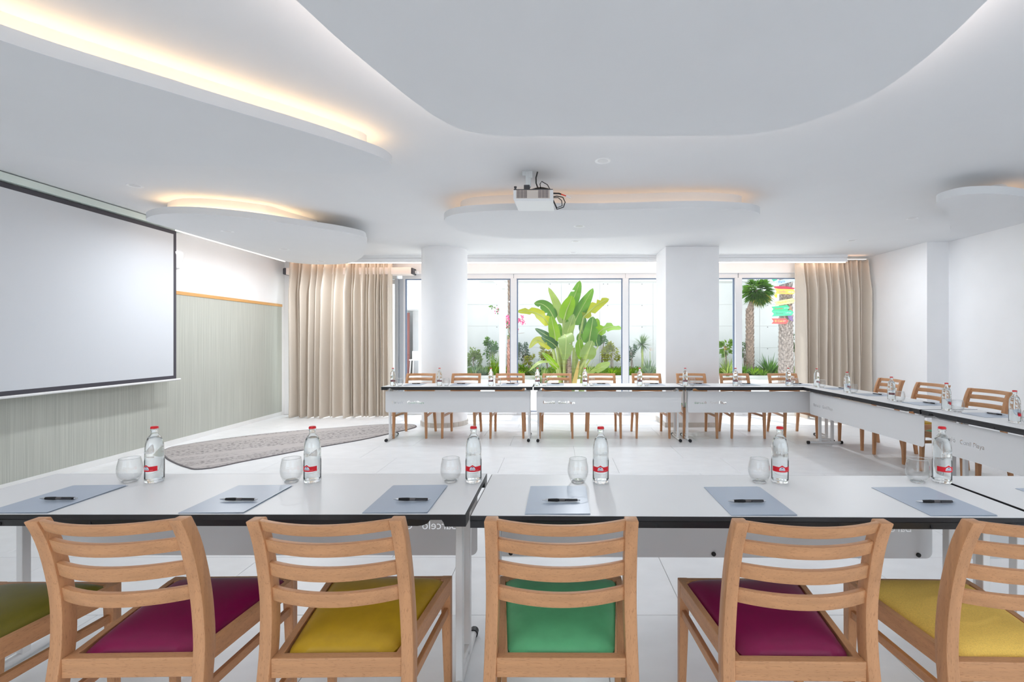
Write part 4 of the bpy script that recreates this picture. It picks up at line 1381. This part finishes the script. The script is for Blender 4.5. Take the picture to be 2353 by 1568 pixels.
def big_leaf(root, rib, width, m, facing, tears=0, pet=None, rnd=random):
    """paddle leaf along a midrib of world points; blade spreads both sides of the rib, folded along it"""
    n_ = 14
    c = spline_pts(rib, n_)
    mb = MB()
    rows = []
    wl_ = [1.0] * (n_ + 1)
    wr_ = [1.0] * (n_ + 1)
    for _ in range(tears):
        k = rnd.randint(3, n_ - 3)
        (wl_ if rnd.random() < 0.5 else wr_)[k] = rnd.uniform(0.35, 0.6)
    for i in range(n_ + 1):
        u = i / n_
        t = (c[min(i + 1, n_)] - c[max(i - 1, 0)]).normalized()
        view = Vector(facing)
        s = t.cross(view)
        s.normalize()
        nn = s.cross(t).normalized()
        w = width / 2 * (math.sin(PI * min(1, (u * 0.93 + 0.06)) ** 0.72)) ** 0.55 if 0 < u < 1 else 0.004
        w = max(w, 0.004)
        row = []
        for q in (-1, -0.5, 0, 0.5, 1):
            ww = w * (wl_[i] if q < 0 else wr_[i])
            row.append(c[i] + s * (q * ww) + nn * (abs(q) * ww * 0.28 - 0.35 * ww * abs(q) * abs(q) * 0.5))
        rows.append(row)
    vs = [p_ for r in rows for p_ in r]
    fs = [(i * 5 + j, i * 5 + j + 1, (i + 1) * 5 + j + 1, (i + 1) * 5 + j) for i in range(n_) for j in range(4)]
    mb.add(vs, fs)
    o = part('leaf', mb, m, root, smooth=60)
    st_ = MB().tube(c, width * 0.035 + 0.006, 5, 0.004)
    if pet:
        pp = spline_pts([pet[0], (Vector(pet[0]) + Vector(c[0])) / 2 + Vector((0, 0, -0.06)), c[0]], 6)
        st_.tube(pp, 0.045, 6, width * 0.035 + 0.008)
    part('midrib', st_, M_stem, o, smooth=60)
    return o


BD = 12.6


def bq(cx_, cy_, dd_=0.0):
    return at(1160 + cx_ / 6.03, 620 + cy_ / 6.03, BD + dd_)


base0 = bq(880, 1640)
base0.z = 0.0
ban = empty('banana_plant', (base0.x, BD, -0.004))
tag(ban, 'large banana-leaved plant with broad bright green leaves behind the middle window', 'plant')


def loc(v):
    return Vector(v) - Vector((base0.x, BD, -0.004))


LV = [  # midrib in picture-crop units with depth offsets, width, material, facing, tears
    ([(830, 740, .1), (900, 520, .2), (985, 320, .25), (1040, 150, .1)], 165, L_mid, (0.35, -1, 0.1), 0),
    ([(820, 700, -.1), (860, 560, -.1), (905, 450, -.15), (930, 360, -.2)], 175, L_bright, (-0.2, -1, 0.2), 0),
    ([(805, 745, .2), (770, 620, .3), (700, 430, .35), (605, 245, .2)], 120, L_pale, (-0.5, -1, 0.2), 0),
    ([(950, 765, .1), (1020, 620, .2), (1130, 420, .2), (1222, 255, .0)], 165, L_mid, (0.5, -1, 0.3), 0),
    ([(620, 770, -.2), (520, 650, -.3), (360, 580, -.5), (165, 585, -.7)], 130, L_yel, (-0.2, -0.95, 0.35), 4),
    ([(690, 690, .3), (620, 560, .4), (520, 480, .5), (405, 465, .6)], 150, L_mid, (-0.2, -1, 0.3), 2),
    ([(1085, 660, .2), (1190, 560, .3), (1320, 460, .4), (1445, 405, .5)], 140, L_yel, (0.2, -1, 0.2), 3),
    ([(1290, 885, .0), (1370, 820, -.1), (1480, 795, -.2), (1625, 822, -.4)], 125, L_bright, (0.1, -0.95, 0.35), 5),
    ([(705, 1000, -.3), (690, 880, -.4), (665, 760, -.45), (640, 640, -.4)], 140, L_bright, (-0.3, -1, 0.1), 0),
    ([(860, 910, -.2), (885, 820, -.2), (920, 720, -.25), (955, 615, -.2)], 130, L_pale, (0.2, -1, 0.1), 1),
    ([(1085, 895, .3), (1075, 810, .4), (1090, 730, .4), (1105, 655, .3)], 110, L_dark, (0.4, -1, 0.1), 0),
    ([(1160, 1030, -.3), (1180, 910, -.4), (1205, 780, -.45), (1225, 650, -.3)], 185, L_mid, (0.2, -1, 0.05), 1),
    ([(1200, 880, .0), (1235, 810, .1), (1265, 740, .1), (1285, 675, .1)], 130, L_bright, (0.2, -1, 0.1), 0),
    ([(655, 965, .1), (590, 920, .2), (510, 870, .25), (418, 815, .3)], 90, L_dark, (-0.2, -0.9, 0.5), 0),
    ([(720, 1075, -.3), (660, 1020, -.35), (590, 975, -.4), (505, 930, -.4)], 120, L_dark, (-0.3, -0.9, 0.5), 1),
    ([(650, 1085, -.1), (560, 1020, -.2), (440, 980, -.3), (335, 1095, -.4)], 110, L_yel, (-0.3, -0.95, 0.3), 2),
    ([(830, 900, -.55), (850, 960, -.75), (845, 1100, -.85), (828, 1265, -.8)], 190, L_pale, (0.0, -1, 0.05), 1),
    ([(1100, 1250, -.2), (1060, 1150, -.3), (1035, 1050, -.35), (1040, 960, -.3)], 125, L_bright, (-0.2, -1, 0.1), 0),
    ([(1120, 1240, -.55), (1150, 1160, -.65), (1180, 1080, -.7), (1212, 985, -.6)], 190, L_pale, (0.15, -1, 0.0), 1),
    ([(740, 1380, -.4), (670, 1300, -.5), (600, 1220, -.55), (515, 1150, -.5)], 80, L_bright, (-0.4, -0.9, 0.3), 0),
    ([(730, 1360, -.6), (620, 1290, -.8), (480, 1290, -1.0), (335, 1405, -1.1)], 75, L_pale, (-0.2, -0.6, 0.9), 0),
    ([(1170, 1425, -.5), (1260, 1390, -.7), (1360, 1340, -.8), (1460, 1285, -.8)], 125, L_pale, (0.2, -0.9, 0.7), 1),
    ([(1080, 1010, .1), (1060, 960, .15), (1045, 920, .2), (1030, 880, .2)], 120, L_mid, (-0.1, -1, 0.1), 0),
    ([(1290, 1070, .3), (1270, 1000, .4), (1275, 940, .4), (1300, 860, .4)], 100, L_dark, (0.2, -1, 0.1), 0),
    ([(780, 950, .3), (760, 880, .4), (740, 820, .4), (760, 750, .3)], 150, L_mid, (0.1, -1, 0.1), 0),
]
for rib, w, m, fc_, tears in LV:
    big_leaf(ban, [loc(bq(*q)) for q in rib], w / 6.03 / FPX * BD * 1.12, m, fc_, tears, pet=(loc(bq(820 + (rib[0][0] - 820) * 0.35, 1500, rib[0][2] * 0.4)), 0))
for k, (cxx, lean, m_) in enumerate(((780, -40, M_stem), (850, -10, M_bark), (930, 25, M_stem), (1060, 45, M_stem), (885, 5, M_bark))):
    top = loc(bq(cxx + lean, 1080, -0.1 * k))
    bt = loc(bq(cxx, 1640, -0.1 * k))
    bt.z = 0.0
    part('trunk', MB().tube(spline_pts([bt, (bt + top) / 2 + Vector((0.02, 0, 0)), top], 6), 0.075, 8, 0.035), m_, ban, smooth=60)
part('dead_leaf', MB().tube(spline_pts([loc(bq(960, 1600, -.5)), loc(bq(1000, 1400, -.5)), loc(bq(1030, 1270, -.4))], 6), 0.07, 6, 0.02), mat('dry_leaf', (0.55, 0.38, 0.12), 0.8), ban, smooth=60)


def foliage(n_, rx, ry, rz_, size, rnd, aspect=0.45):
    mb = MB()
    cl = [(rnd.uniform(-.65, .65), rnd.uniform(-.6, .6), rnd.uniform(-.7, .75), rnd.uniform(0.28, 0.5)) for _ in range(9)]
    for _ in range(n_):
        while True:
            x, y, z = [rnd.uniform(-1, 1) for _ in range(3)]
            rr = x * x + y * y + z * z
            if 0.15 < rr < 1:
                break
        k = rnd.choice(cl)
        x, y, z = k[0] + x * k[3], k[1] + y * k[3], k[2] + z * k[3]
        c = Vector((x * rx, y * ry, z * rz_))
        dvec = Vector((x + rnd.uniform(-.6, .6), y + rnd.uniform(-.6, .6), z * 0.6 + rnd.uniform(-.5, .6))).normalized()
        s = dvec.cross(Vector((rnd.uniform(-1, 1), rnd.uniform(-1, 1), rnd.uniform(0, 1)))).normalized()
        L = size * rnd.uniform(0.6, 1.3)
        w = L * aspect / 2
        nn = s.cross(dvec)
        a, tip = c, c + dvec * L
        mid = c + dvec * (L * 0.45)
        mb.add([a, mid + s * w + nn * w * .3, tip - nn * w * 0.4, mid - s * w + nn * w * .3, mid], [(0, 1, 4), (1, 2, 4), (4, 2, 3), (0, 4, 3)])
    return mb


def shrub(name, label, px, py, d, rpx, hpx, m, n_=260, size=0.10, seed=1, aspect=0.45, cat='shrub'):
    rnd = random.Random(seed)
    c = at(px, py, d)
    r = empty(name, (c.x, d, 0.10))
    tag(r, label, cat)
    rx = rpx / FPX * d
    rz_ = hpx / FPX * d
    zc = c.z - 0.10
    fo = part('foliage', foliage(int(n_ * 2.4), rx, rx * 0.8, rz_, size * 0.72, rnd, aspect), m, r)
    fo.location = (0, 0, zc)
    fo['kind'] = 'stuff'
    stm = MB()
    for k in range(4):
        stm.tube([(rnd.uniform(-.08, .08), rnd.uniform(-.05, .05), 0.0), (rnd.uniform(-.3, .3) * rx, 0, zc * 0.6), (rnd.uniform(-.6, .6) * rx, rnd.uniform(-.3, .3) * rx, zc + rz_ * rnd.uniform(0, .6))], 0.014, 5, 0.006)
    part('stem', stm, M_bark, r)
    return r


def tuft(name, label, px, py, d, hpx, spread, m, n_=60, seed=1, w=0.03, cat='plant', z0=0.10, droop=0.5):
    """strap-leaved clump: blades arch from one root"""
    rnd = random.Random(seed)
    X = (px - CX) / FPX * d
    r = empty(name, (X, d, z0))
    tag(r, label, cat)
    H = hpx / FPX * d
    mb = MB()
    for _ in range(n_):
        a = rnd.uniform(0, 2 * PI)
        el = rnd.uniform(0.25, 1.0)
        L = H * rnd.uniform(0.6, 1.1)
        dirx, diry = math.cos(a), math.sin(a)
        out = spread * H * (1 - el * 0.7)
        b0 = Vector((dirx * 0.04, diry * 0.04, 0))
        pts_ = []
        for k in range(5):
            t = k / 4
            pts_.append(b0 + Vector((dirx * out * t ** 1.2, diry * out * t ** 1.2, L * (t * (0.6 + 0.4 * el) - droop * (1 - el) * t * t))))
        s = Vector((-diry, dirx, 0))
        vs = []
        for k, q in enumerate(pts_):
            ww = w / 2 * (1 - (k / 4) ** 1.6) + 0.001
            vs += [q - s * ww, q + s * ww]
        mb.add(vs, [(2 * k, 2 * k + 1, 2 * k + 3, 2 * k + 2) for k in range(4)])
    f = part('blades', mb, m, r)
    f['kind'] = 'stuff'
    part('crown', MB().lathe([(0.05, 0.0), (0.06, 0.03), (0.03, 0.07)], 8), M_stem, r)
    return r


shrub('garden_shrub', 'light green bush at the foot of wall beside the round column', 1088, 825, 16.9, 17, 30, L_pale, 230, 0.17, 2)
shrub('garden_shrub', 'dark green bush left of the pergola post', 1128, 808, 17.0, 20, 28, L_mid, 320, 0.14, 3)
tuft('grass_clump', 'tall grass clump at the foot of the pergola post', 1136, 862, 16.5, 58, 0.5, L_bright, 70, 4, 0.035)
tuft('grass_clump', 'blue-green grass clump right of the round column', 1092, 864, 16.45, 34, 1.1, L_grey, 60, 5, 0.04)
tuft('grass_clump', 'blue-green grass clump left of the pergola post', 1112, 866, 16.5, 30, 1.0, L_grey, 60, 55, 0.04)
shrub('garden_shrub', 'dark green climber on wall left of banana plant', 1201, 810, 17.3, 16, 26, L_dark, 320, 0.12, 6)
shrub('garden_shrub', 'yellow-green low bush left of banana plant', 1217, 826, 16.9, 12, 13, L_yel, 120, 0.12, 7)
shrub('garden_shrub', 'yellow-green shrub behind the banana stems', 1258, 812, 17.0, 16, 15, L_yel, 150, 0.17, 8)
shrub('garden_shrub', 'low green ground cover left of banana plant', 1200, 850, 16.7, 22, 11, L_bright, 220, 0.12, 81)
tuft('grass_clump', 'grey-green strap-leaved clump left of banana plant', 1232, 862, 16.4, 45, 0.9, L_grey, 70, 9, 0.05)
tuft('grass_clump', 'white-edged strap-leaved clump in front of banana plant', 1248, 880, 14.2, 55, 0.9, L_pale, 40, 10, 0.06, z0=-0.004)
shrub('garden_shrub', 'yellow-green shrub on wall right of banana plant', 1405, 808, 17.2, 17, 22, L_yel, 190, 0.20, 12)
shrub('garden_shrub', 'small green climber high on wall right of banana plant', 1384, 782, 17.5, 10, 11, L_mid, 110, 0.14, 13)
tuft('grass_clump', 'short grass edging under the yellow-green shrub', 1405, 861, 16.5, 24, 1.4, L_bright, 70, 14, 0.035)
tuft('grass_clump', 'grassy clump right of the banana stems', 1350, 858, 16.5, 40, 1.0, L_pale, 60, 15, 0.04)
tuft('grass_clump', 'grassy clump at far left of the middle window', 1196, 862, 16.45, 26, 1.3, L_bright, 60, 16, 0.035)
# low ground cover over the whole bed
rnd = random.Random(77)
mb = MB()
for _ in range(5200):
    x, y = rnd.uniform(-4.5, 9.5), rnd.uniform(16.45, 17.95)
    a = rnd.uniform(0, 2 * PI)
    h_ = rnd.uniform(0.08, 0.30)
    dx, dy = math.cos(a) * h_ * 0.6, math.sin(a) * h_ * 0.6
    sx, sy = -math.sin(a) * 0.014, math.cos(a) * 0.014
    mb.add([(x - sx, y - sy, 0.10), (x + sx, y + sy, 0.10), (x + dx * .4 + sx, y + dy * .4 + sy, 0.10 + h_ * .7), (x + dx, y + dy, 0.10 + h_)], [(0, 1, 2, 3)])
gc = part('grass', mb, L_bright)
gc['kind'] = 'stuff'
tag(gc, 'low green ground cover growing in the bed along the garden wall', 'grass')
# spiky dracaena on a stem
dr = empty('dracaena', (at(1475, 800, 16.9).x, 16.9, 0.10))
tag(dr, 'spiky-headed dracaena on a thin trunk left of square column', 'plant')
zc = at(1475, 792, 16.9).z - 0.10
part('trunk', MB().tube([(0, 0, 0), (0.02, 0, zc * 0.5), (0, 0, zc)], 0.05, 7, 0.035), M_stem, dr, smooth=60)
rnd = random.Random(21)
mb = MB()
for _ in range(110):
    a = rnd.uniform(0, 2 * PI)
    el = rnd.uniform(-0.7, 1.35)
    L = rnd.uniform(0.38, 0.5)
    dv = Vector((math.cos(a) * math.cos(el), math.sin(a) * math.cos(el), math.sin(el)))
    s = dv.cross(Vector((0.1, 0.2, 1))).normalized()
    c = Vector((0, 0, zc))
    mb.add([c - s * 0.014, c + s * 0.014, c + dv * L + Vector((0, 0, -0.04)), c + dv * L * .5 + s * .012, c + dv * L * .5 - s * .012], [(0, 1, 3, 4), (4, 3, 2)])
part('crown', mb, L_grey, dr)['kind'] = 'stuff'
tuft('grass_clump', 'grey-green strap leaves below the dracaena', 1490, 866, 16.4, 46, 0.7, L_grey, 70, 22, 0.05)
shrub('garden_shrub', 'dark olive shrub on wall just right of the window post', 1452, 812, 17.4, 9, 24, L_dark, 130, 0.12, 23)


def bird_flower(px, py, d, label, seed):
    c = at(px, py, d)
    r = empty('flower', (c.x, d, 0.10))
    tag(r, label, 'flower')
    h = c.z - 0.10
    part('stalk', MB().tube([(0, 0, 0), (0.02, 0, h * 0.6), (0, 0, h)], 0.014, 6, 0.01), M_stem, r)
    mb_ = MB()
    for k in range(4):
        a = 0.4 + 0.35 * k
        dv = Vector((math.cos(a), 0.1 * k - .1, math.sin(a)))
        s = Vector((0, 1, 0))
        mb_.add([Vector((0, 0, h)), Vector((0, 0, h)) + dv * .09 + s * .02, Vector((0, 0, h)) + dv * .2, Vector((0, 0, h)) + dv * .09 - s * .02], [(0, 1, 2), (0, 2, 3)])
    part('petals', mb_, M_orange, r)


bird_flower(1664, 806, 16.8, 'orange bird-of-paradise flower right of the square column', 1)
bird_flower(1493, 808, 16.8, 'small coral flower beside the dracaena', 2)
tuft('grass_clump', 'pale arching leaves right of the square column', 1672, 866, 16.3, 52, 0.8, L_pale, 60, 25, 0.06)
shrub('garden_shrub', 'light green leafy bush right of the square column', 1668, 800, 17.2, 13, 16, L_bright, 120, 0.18, 26)
shrub('garden_shrub', 'green climber beside the slender palm trunk', 1711, 812, 17.4, 7, 24, L_mid, 140, 0.11, 27)
tuft('grass_clump', 'dark spiky clump between the two palms', 1768, 848, 16.7, 52, 0.85, L_mid, 90, 28, 0.06, droop=0.2)
tuft('grass_clump', 'low bright grass at the foot of the slender palm', 1733, 862, 16.45, 26, 1.5, L_bright, 80, 29, 0.04)
tuft('grass_clump', 'low bright grass left of the thick palm trunk', 1752, 864, 16.4, 22, 1.5, L_bright, 70, 30, 0.04)
tuft('grass_clump', 'small grass clump by the window post left of the palm', 1710, 860, 16.5, 32, 1.0, L_mid, 60, 31, 0.045)
shrub('garden_shrub', 'grey-green bush right of the thick palm trunk', 1830, 790, 17.2, 12, 22, L_grey, 150, 0.14, 32)


def palm_trunk(root, x, y, z0, z1, r0, r1, seed, m):
    rnd_ = random.Random(seed)
    tr = part('trunk', MB().tube([(x, y, z0 + (z1 - z0) * k / 10) for k in range(11)], r0, 12, r1), m, root, smooth=60)
    sc_ = MB()
    n_ = int((z1 - z0) / 0.07)
    for k in range(n_):
        z = z0 + 0.03 + (z1 - z0 - 0.05) * k / n_
        rr = r0 + (r1 - r0) * k / n_
        m_ = 9
        for j in range(m_):
            a = 2 * PI * (j + 0.5 * (k % 2)) / m_ + rnd_.uniform(-.15, .15)
            c_, s_ = math.cos(a), math.sin(a)
            t_ = Vector((-s_, c_, 0))
            b_ = Vector((x + c_ * rr * .96, y + s_ * rr * .96, z))
            o_ = Vector((c_, s_, 0))
            L = rnd_.uniform(0.08, 0.13)
            sc_.add([b_ - t_ * 0.04, b_ + t_ * 0.04, b_ + o_ * 0.035 + Vector((0, 0, L)) - t_ * 0.012, b_ + o_ * 0.035 + Vector((0, 0, L)) + t_ * 0.012], [(0, 1, 3, 2)])
    q = part('bark_scale', sc_, mat('bark_scale_' + m.name, tuple(min(1, v * 1.15) for v in m.node_tree.nodes['Principled BSDF'].inputs['Base Color'].default_value[:3]), 0.9, noise=((10, 10, 10), 0.4)), tr)
    q['kind'] = 'stuff'


d = 16.9
c = at(1742, 668, d)
pm = empty('palm_tree', (at(1723, 800, d).x, d, 0.10))
tag(pm, 'slender palm tree with a round bushy green crown', 'palm')
palm_trunk(pm, 0, 0, 0, c.z - 0.75, 0.14, 0.125, 41, M_bark)
zc = c.z - 0.10
rnd = random.Random(42)
mb = MB()
mby = MB()
part('neck', MB().tube([(0, 0, zc - 0.7), (0.08, 0, zc - 0.4), (0.25, 0, zc)], 0.12, 8, 0.07), M_bark, pm, smooth=60)
for f in range(96):
    a = rnd.uniform(0, 2 * PI)
    el = rnd.uniform(-0.9, 1.3) if f < 60 else rnd.uniform(-1.35, -0.2)
    dv = Vector((math.cos(a) * math.cos(el), math.sin(a) * math.cos(el), math.sin(el)))
    hub = Vector((0.27, 0, zc)) + dv * rnd.uniform(0.18, 0.30)
    s = dv.cross(Vector((0.05, 0.1, 1))).normalized()
    u2 = s.cross(dv)
    tgt = mby if (el < -0.3 and f % 7 == 0) else mb
    for k in range(15):
        b_ = (k - 7) / 7 * 1.25
        bd = (dv * math.cos(b_) + s * math.sin(b_) + u2 * rnd.uniform(-.12, .2)).normalized()
        L = rnd.uniform(0.30, 0.42) * (1 - 0.2 * abs(b_))
        ss = bd.cross(u2).normalized() * 0.020
        tip = hub + bd * L + Vector((0, 0, -0.06 * L / .3))
        md = hub + bd * L * 0.5
        tgt.add([hub, md + ss, tip, md - ss], [(0, 1, 2), (0, 2, 3)])
part('crown', mb, L_mid, pm)['kind'] = 'stuff'
part('dry_fronds', mby, leaf_mat('leaf_dry', (0.50, 0.45, 0.10)), pm)['kind'] = 'stuff'

d2 = 14.6
tp = empty('palm_tree', (at(1806, 800, d2).x, d2, -0.004))
tag(tp, 'thick palm trunk carrying coloured direction signs', 'palm')
palm_trunk(tp, 0, 0, 0, 3.9, 0.22, 0.17, 43, mat('palm_bark_grey', (0.33, 0.28, 0.25), 0.9, noise=((8, 8, 30), 0.4)))
# palm trunk with bougainvillea behind the window post
d3 = 15.6
bt = empty('palm_tree', (at(1177, 800, d3).x, d3, 0.0))
tag(bt, 'shaggy palm trunk behind the window post, wrapped in pink bougainvillea', 'palm')
palm_trunk(bt, 0, 0, 0, 1.5, 0.17, 0.15, 44, M_barkred)
palm_trunk(bt, 0.02, 0, 1.5, 4.2, 0.14, 0.17, 45, M_bark)
bg_ = empty('bougainvillea', (at(1178, 800, d3 - 0.3).x, d3 - 0.3, 0.0))
tag(bg_, 'pink bougainvillea sprays climbing the palm trunk', 'plant')
rnd = random.Random(46)
for (px, py, rx_, rz_, n_, m_, nm) in ((1195, 736, 10, 9, 90, M_pink, 'blossom'), (1166, 736, 6, 14, 80, M_pink, 'blossom'), (1172, 762, 9, 22, 90, L_mid, 'foliage'), (1187, 758, 3, 12, 26, M_pink, 'blossom'), (1141, 714, 7, 9, 10, M_pink, 'blossom'), (1131, 706, 6, 4, 14, L_mid, 'foliage'), (1142, 715, 4, 7, 14, L_mid, 'foliage')):
    cc = at(px, py, d3 - 0.35)
    q = part(nm, foliage(n_, rx_ / FPX * d3, 0.2, rz_ / FPX * d3, 0.058, rnd, 0.8), m_, bg_)
    q.location = cc - Vector(bg_.location)
    q['kind'] = 'stuff'
part('stem', MB().tube([loc_ - Vector(bg_.location) for loc_ in (at(1176, 850, d3 - .3), at(1172, 790, d3 - .3), at(1182, 735, d3 - .35), at(1200, 735, d3 - .4))], 0.02, 6, 0.008)
     .tube([loc_ - Vector(bg_.location) for loc_ in (at(1172, 760, d3 - .3), at(1160, 725, d3 - .4), at(1140, 710, d3 - .4), at(1128, 704, d3 - .4))], 0.012, 6, 0.006)
     .tube([loc_ - Vector(bg_.location) for loc_ in (at(1178, 770, d3 - .3), at(1190, 767, d3 - .4), at(1205, 765, d3 - .45))], 0.01, 6, 0.005), M_bark, bg_)

# direction signs on the thick palm
DS = d2 - 0.30


def sq(x, y):
    return at(1750 + x / 11.62, 625 + y / 11.62, DS)


def sign(label, pts_, rgb, words=(), dy=0.0, shade=None):
    """pts_: outline in picture-crop units; words: (text, x, y, size, angle, rgb)"""
    c_ = Vector((0, 0, 0))
    ws = [sq(*q) for q in pts_]
    for q in ws:
        c_ += q
    c_ /= len(ws)
    o = empty('direction_sign', (c_.x, DS + dy, c_.z))
    tag(o, label, 'sign', 'direction signs on the palm')
    bd = part('board', MB().rings([[(q.x - c_.x, -0.012, q.z - c_.z) for q in ws], [(q.x - c_.x, 0.012, q.z - c_.z) for q in ws]]), mat('sign_%d_%d_%d' % rgb, s2l(rgb), 0.5), o)
    for s, x, y, size, ang, col in words:
        me = text_mesh(s, size / 11.62 / FPX * DS, 0.001, 0.0, 2)
        t = link('lettering', me, mat('ink_%d_%d_%d' % col, s2l(col), 0.5), bd)
        q = sq(x, y)
        t.location = (q.x - c_.x, -0.014, q.z - c_.z)
        t.rotation_euler = (PI / 2, -ang, 0)
    part('nail', MB().tube([(0.0, 0.01, 0), (0.0, 0.10 - dy, 0)], 0.012, 6), M_dark, o)
    return o


sign('small green arrow sign pointing left at top of palm', [(270, 180), (330, 120), (430, 115), (420, 220), (330, 250)], (74, 176, 140), dy=0.02)
sign('pink sign board at the top of the palm', [(430, 120), (720, 110), (700, 160), (450, 200)], (245, 140, 165), [('Roma', 480, 160, 60, 0.1, (190, 60, 90))], dy=0.045)
sign('pale blue arrow sign reading Paris', [(370, 250), (450, 235), (880, 130), (965, 160), (870, 240), (400, 372), (420, 310)], (186, 220, 244), [('Paris', 450, 312, 95, 0.20, (80, 110, 190)), ('1.908 km', 690, 240, 52, 0.22, (240, 248, 255))])
sign('crimson arrow sign partly hidden behind orange sign', [(360, 390), (450, 375), (700, 385), (925, 430), (860, 470), (915, 555), (700, 500), (365, 420)], (200, 60, 90), dy=0.06)
sign('orange arrow sign pointing right below the Paris sign', [(355, 440), (460, 455), (840, 465), (910, 540), (840, 600), (350, 585), (405, 520)], (252, 190, 90), [('Sevilla', 445, 555, 80, 0.0, (250, 150, 130)), ('150 km', 690, 558, 62, -0.02, (250, 240, 225))])
sign('small yellow sign end behind the orange sign', [(365, 600), (440, 590), (430, 690), (385, 670)], (225, 205, 60), dy=0.06)
sign('yellow arrow sign reading Madrid', [(335, 800), (450, 775), (830, 705), (890, 765), (850, 835), (345, 912), (390, 850)], (244, 240, 150), [('Madrid', 425, 860, 85, 0.16, (215, 175, 70)), ('676 km', 680, 812, 58, 0.16, (120, 130, 120))])
sign('maroon notched sign end behind the Madrid sign', [(700, 720), (900, 708), (860, 760), (895, 840), (720, 840)], (150, 60, 80), dy=0.06)
sign('upper green arrow sign with red letters', [(270, 935), (680, 885), (745, 950), (690, 1030), (270, 1055), (320, 990)], (66, 200, 138), [('Bruselas', 350, 1005, 66, 0.05, (200, 110, 90)), ('2.0 km', 590, 985, 50, 0.05, (220, 245, 235))])
sign('brown sign corner showing right of the green signs', [(740, 940), (800, 895), (852, 1050), (760, 1060)], (178, 140, 120), dy=0.06)
sign('lower green arrow sign pointing right', [(270, 1060), (780, 1025), (845, 1085), (790, 1165), (275, 1190), (330, 1120)], (84, 205, 150), [('Bristol', 380, 1135, 70, 0.03, (110, 150, 140)), ('1.9 km', 630, 1115, 55, 0.03, (225, 245, 238))], dy=-0.012)
sign('purple notched sign end below the green signs', [(700, 1150), (790, 1155), (862, 1205), (835, 1255), (872, 1320), (770, 1280)], (140, 110, 160), dy=0.06)
sign('red arrow sign reading El Cairo', [(270, 1245), (640, 1245), (715, 1315), (650, 1392), (268, 1385), (325, 1315)], (238, 100, 95), [('El Cairo', 345, 1340, 78, 0.0, (250, 225, 130)), ('km', 580, 1325, 50, 0.05, (250, 220, 225))])
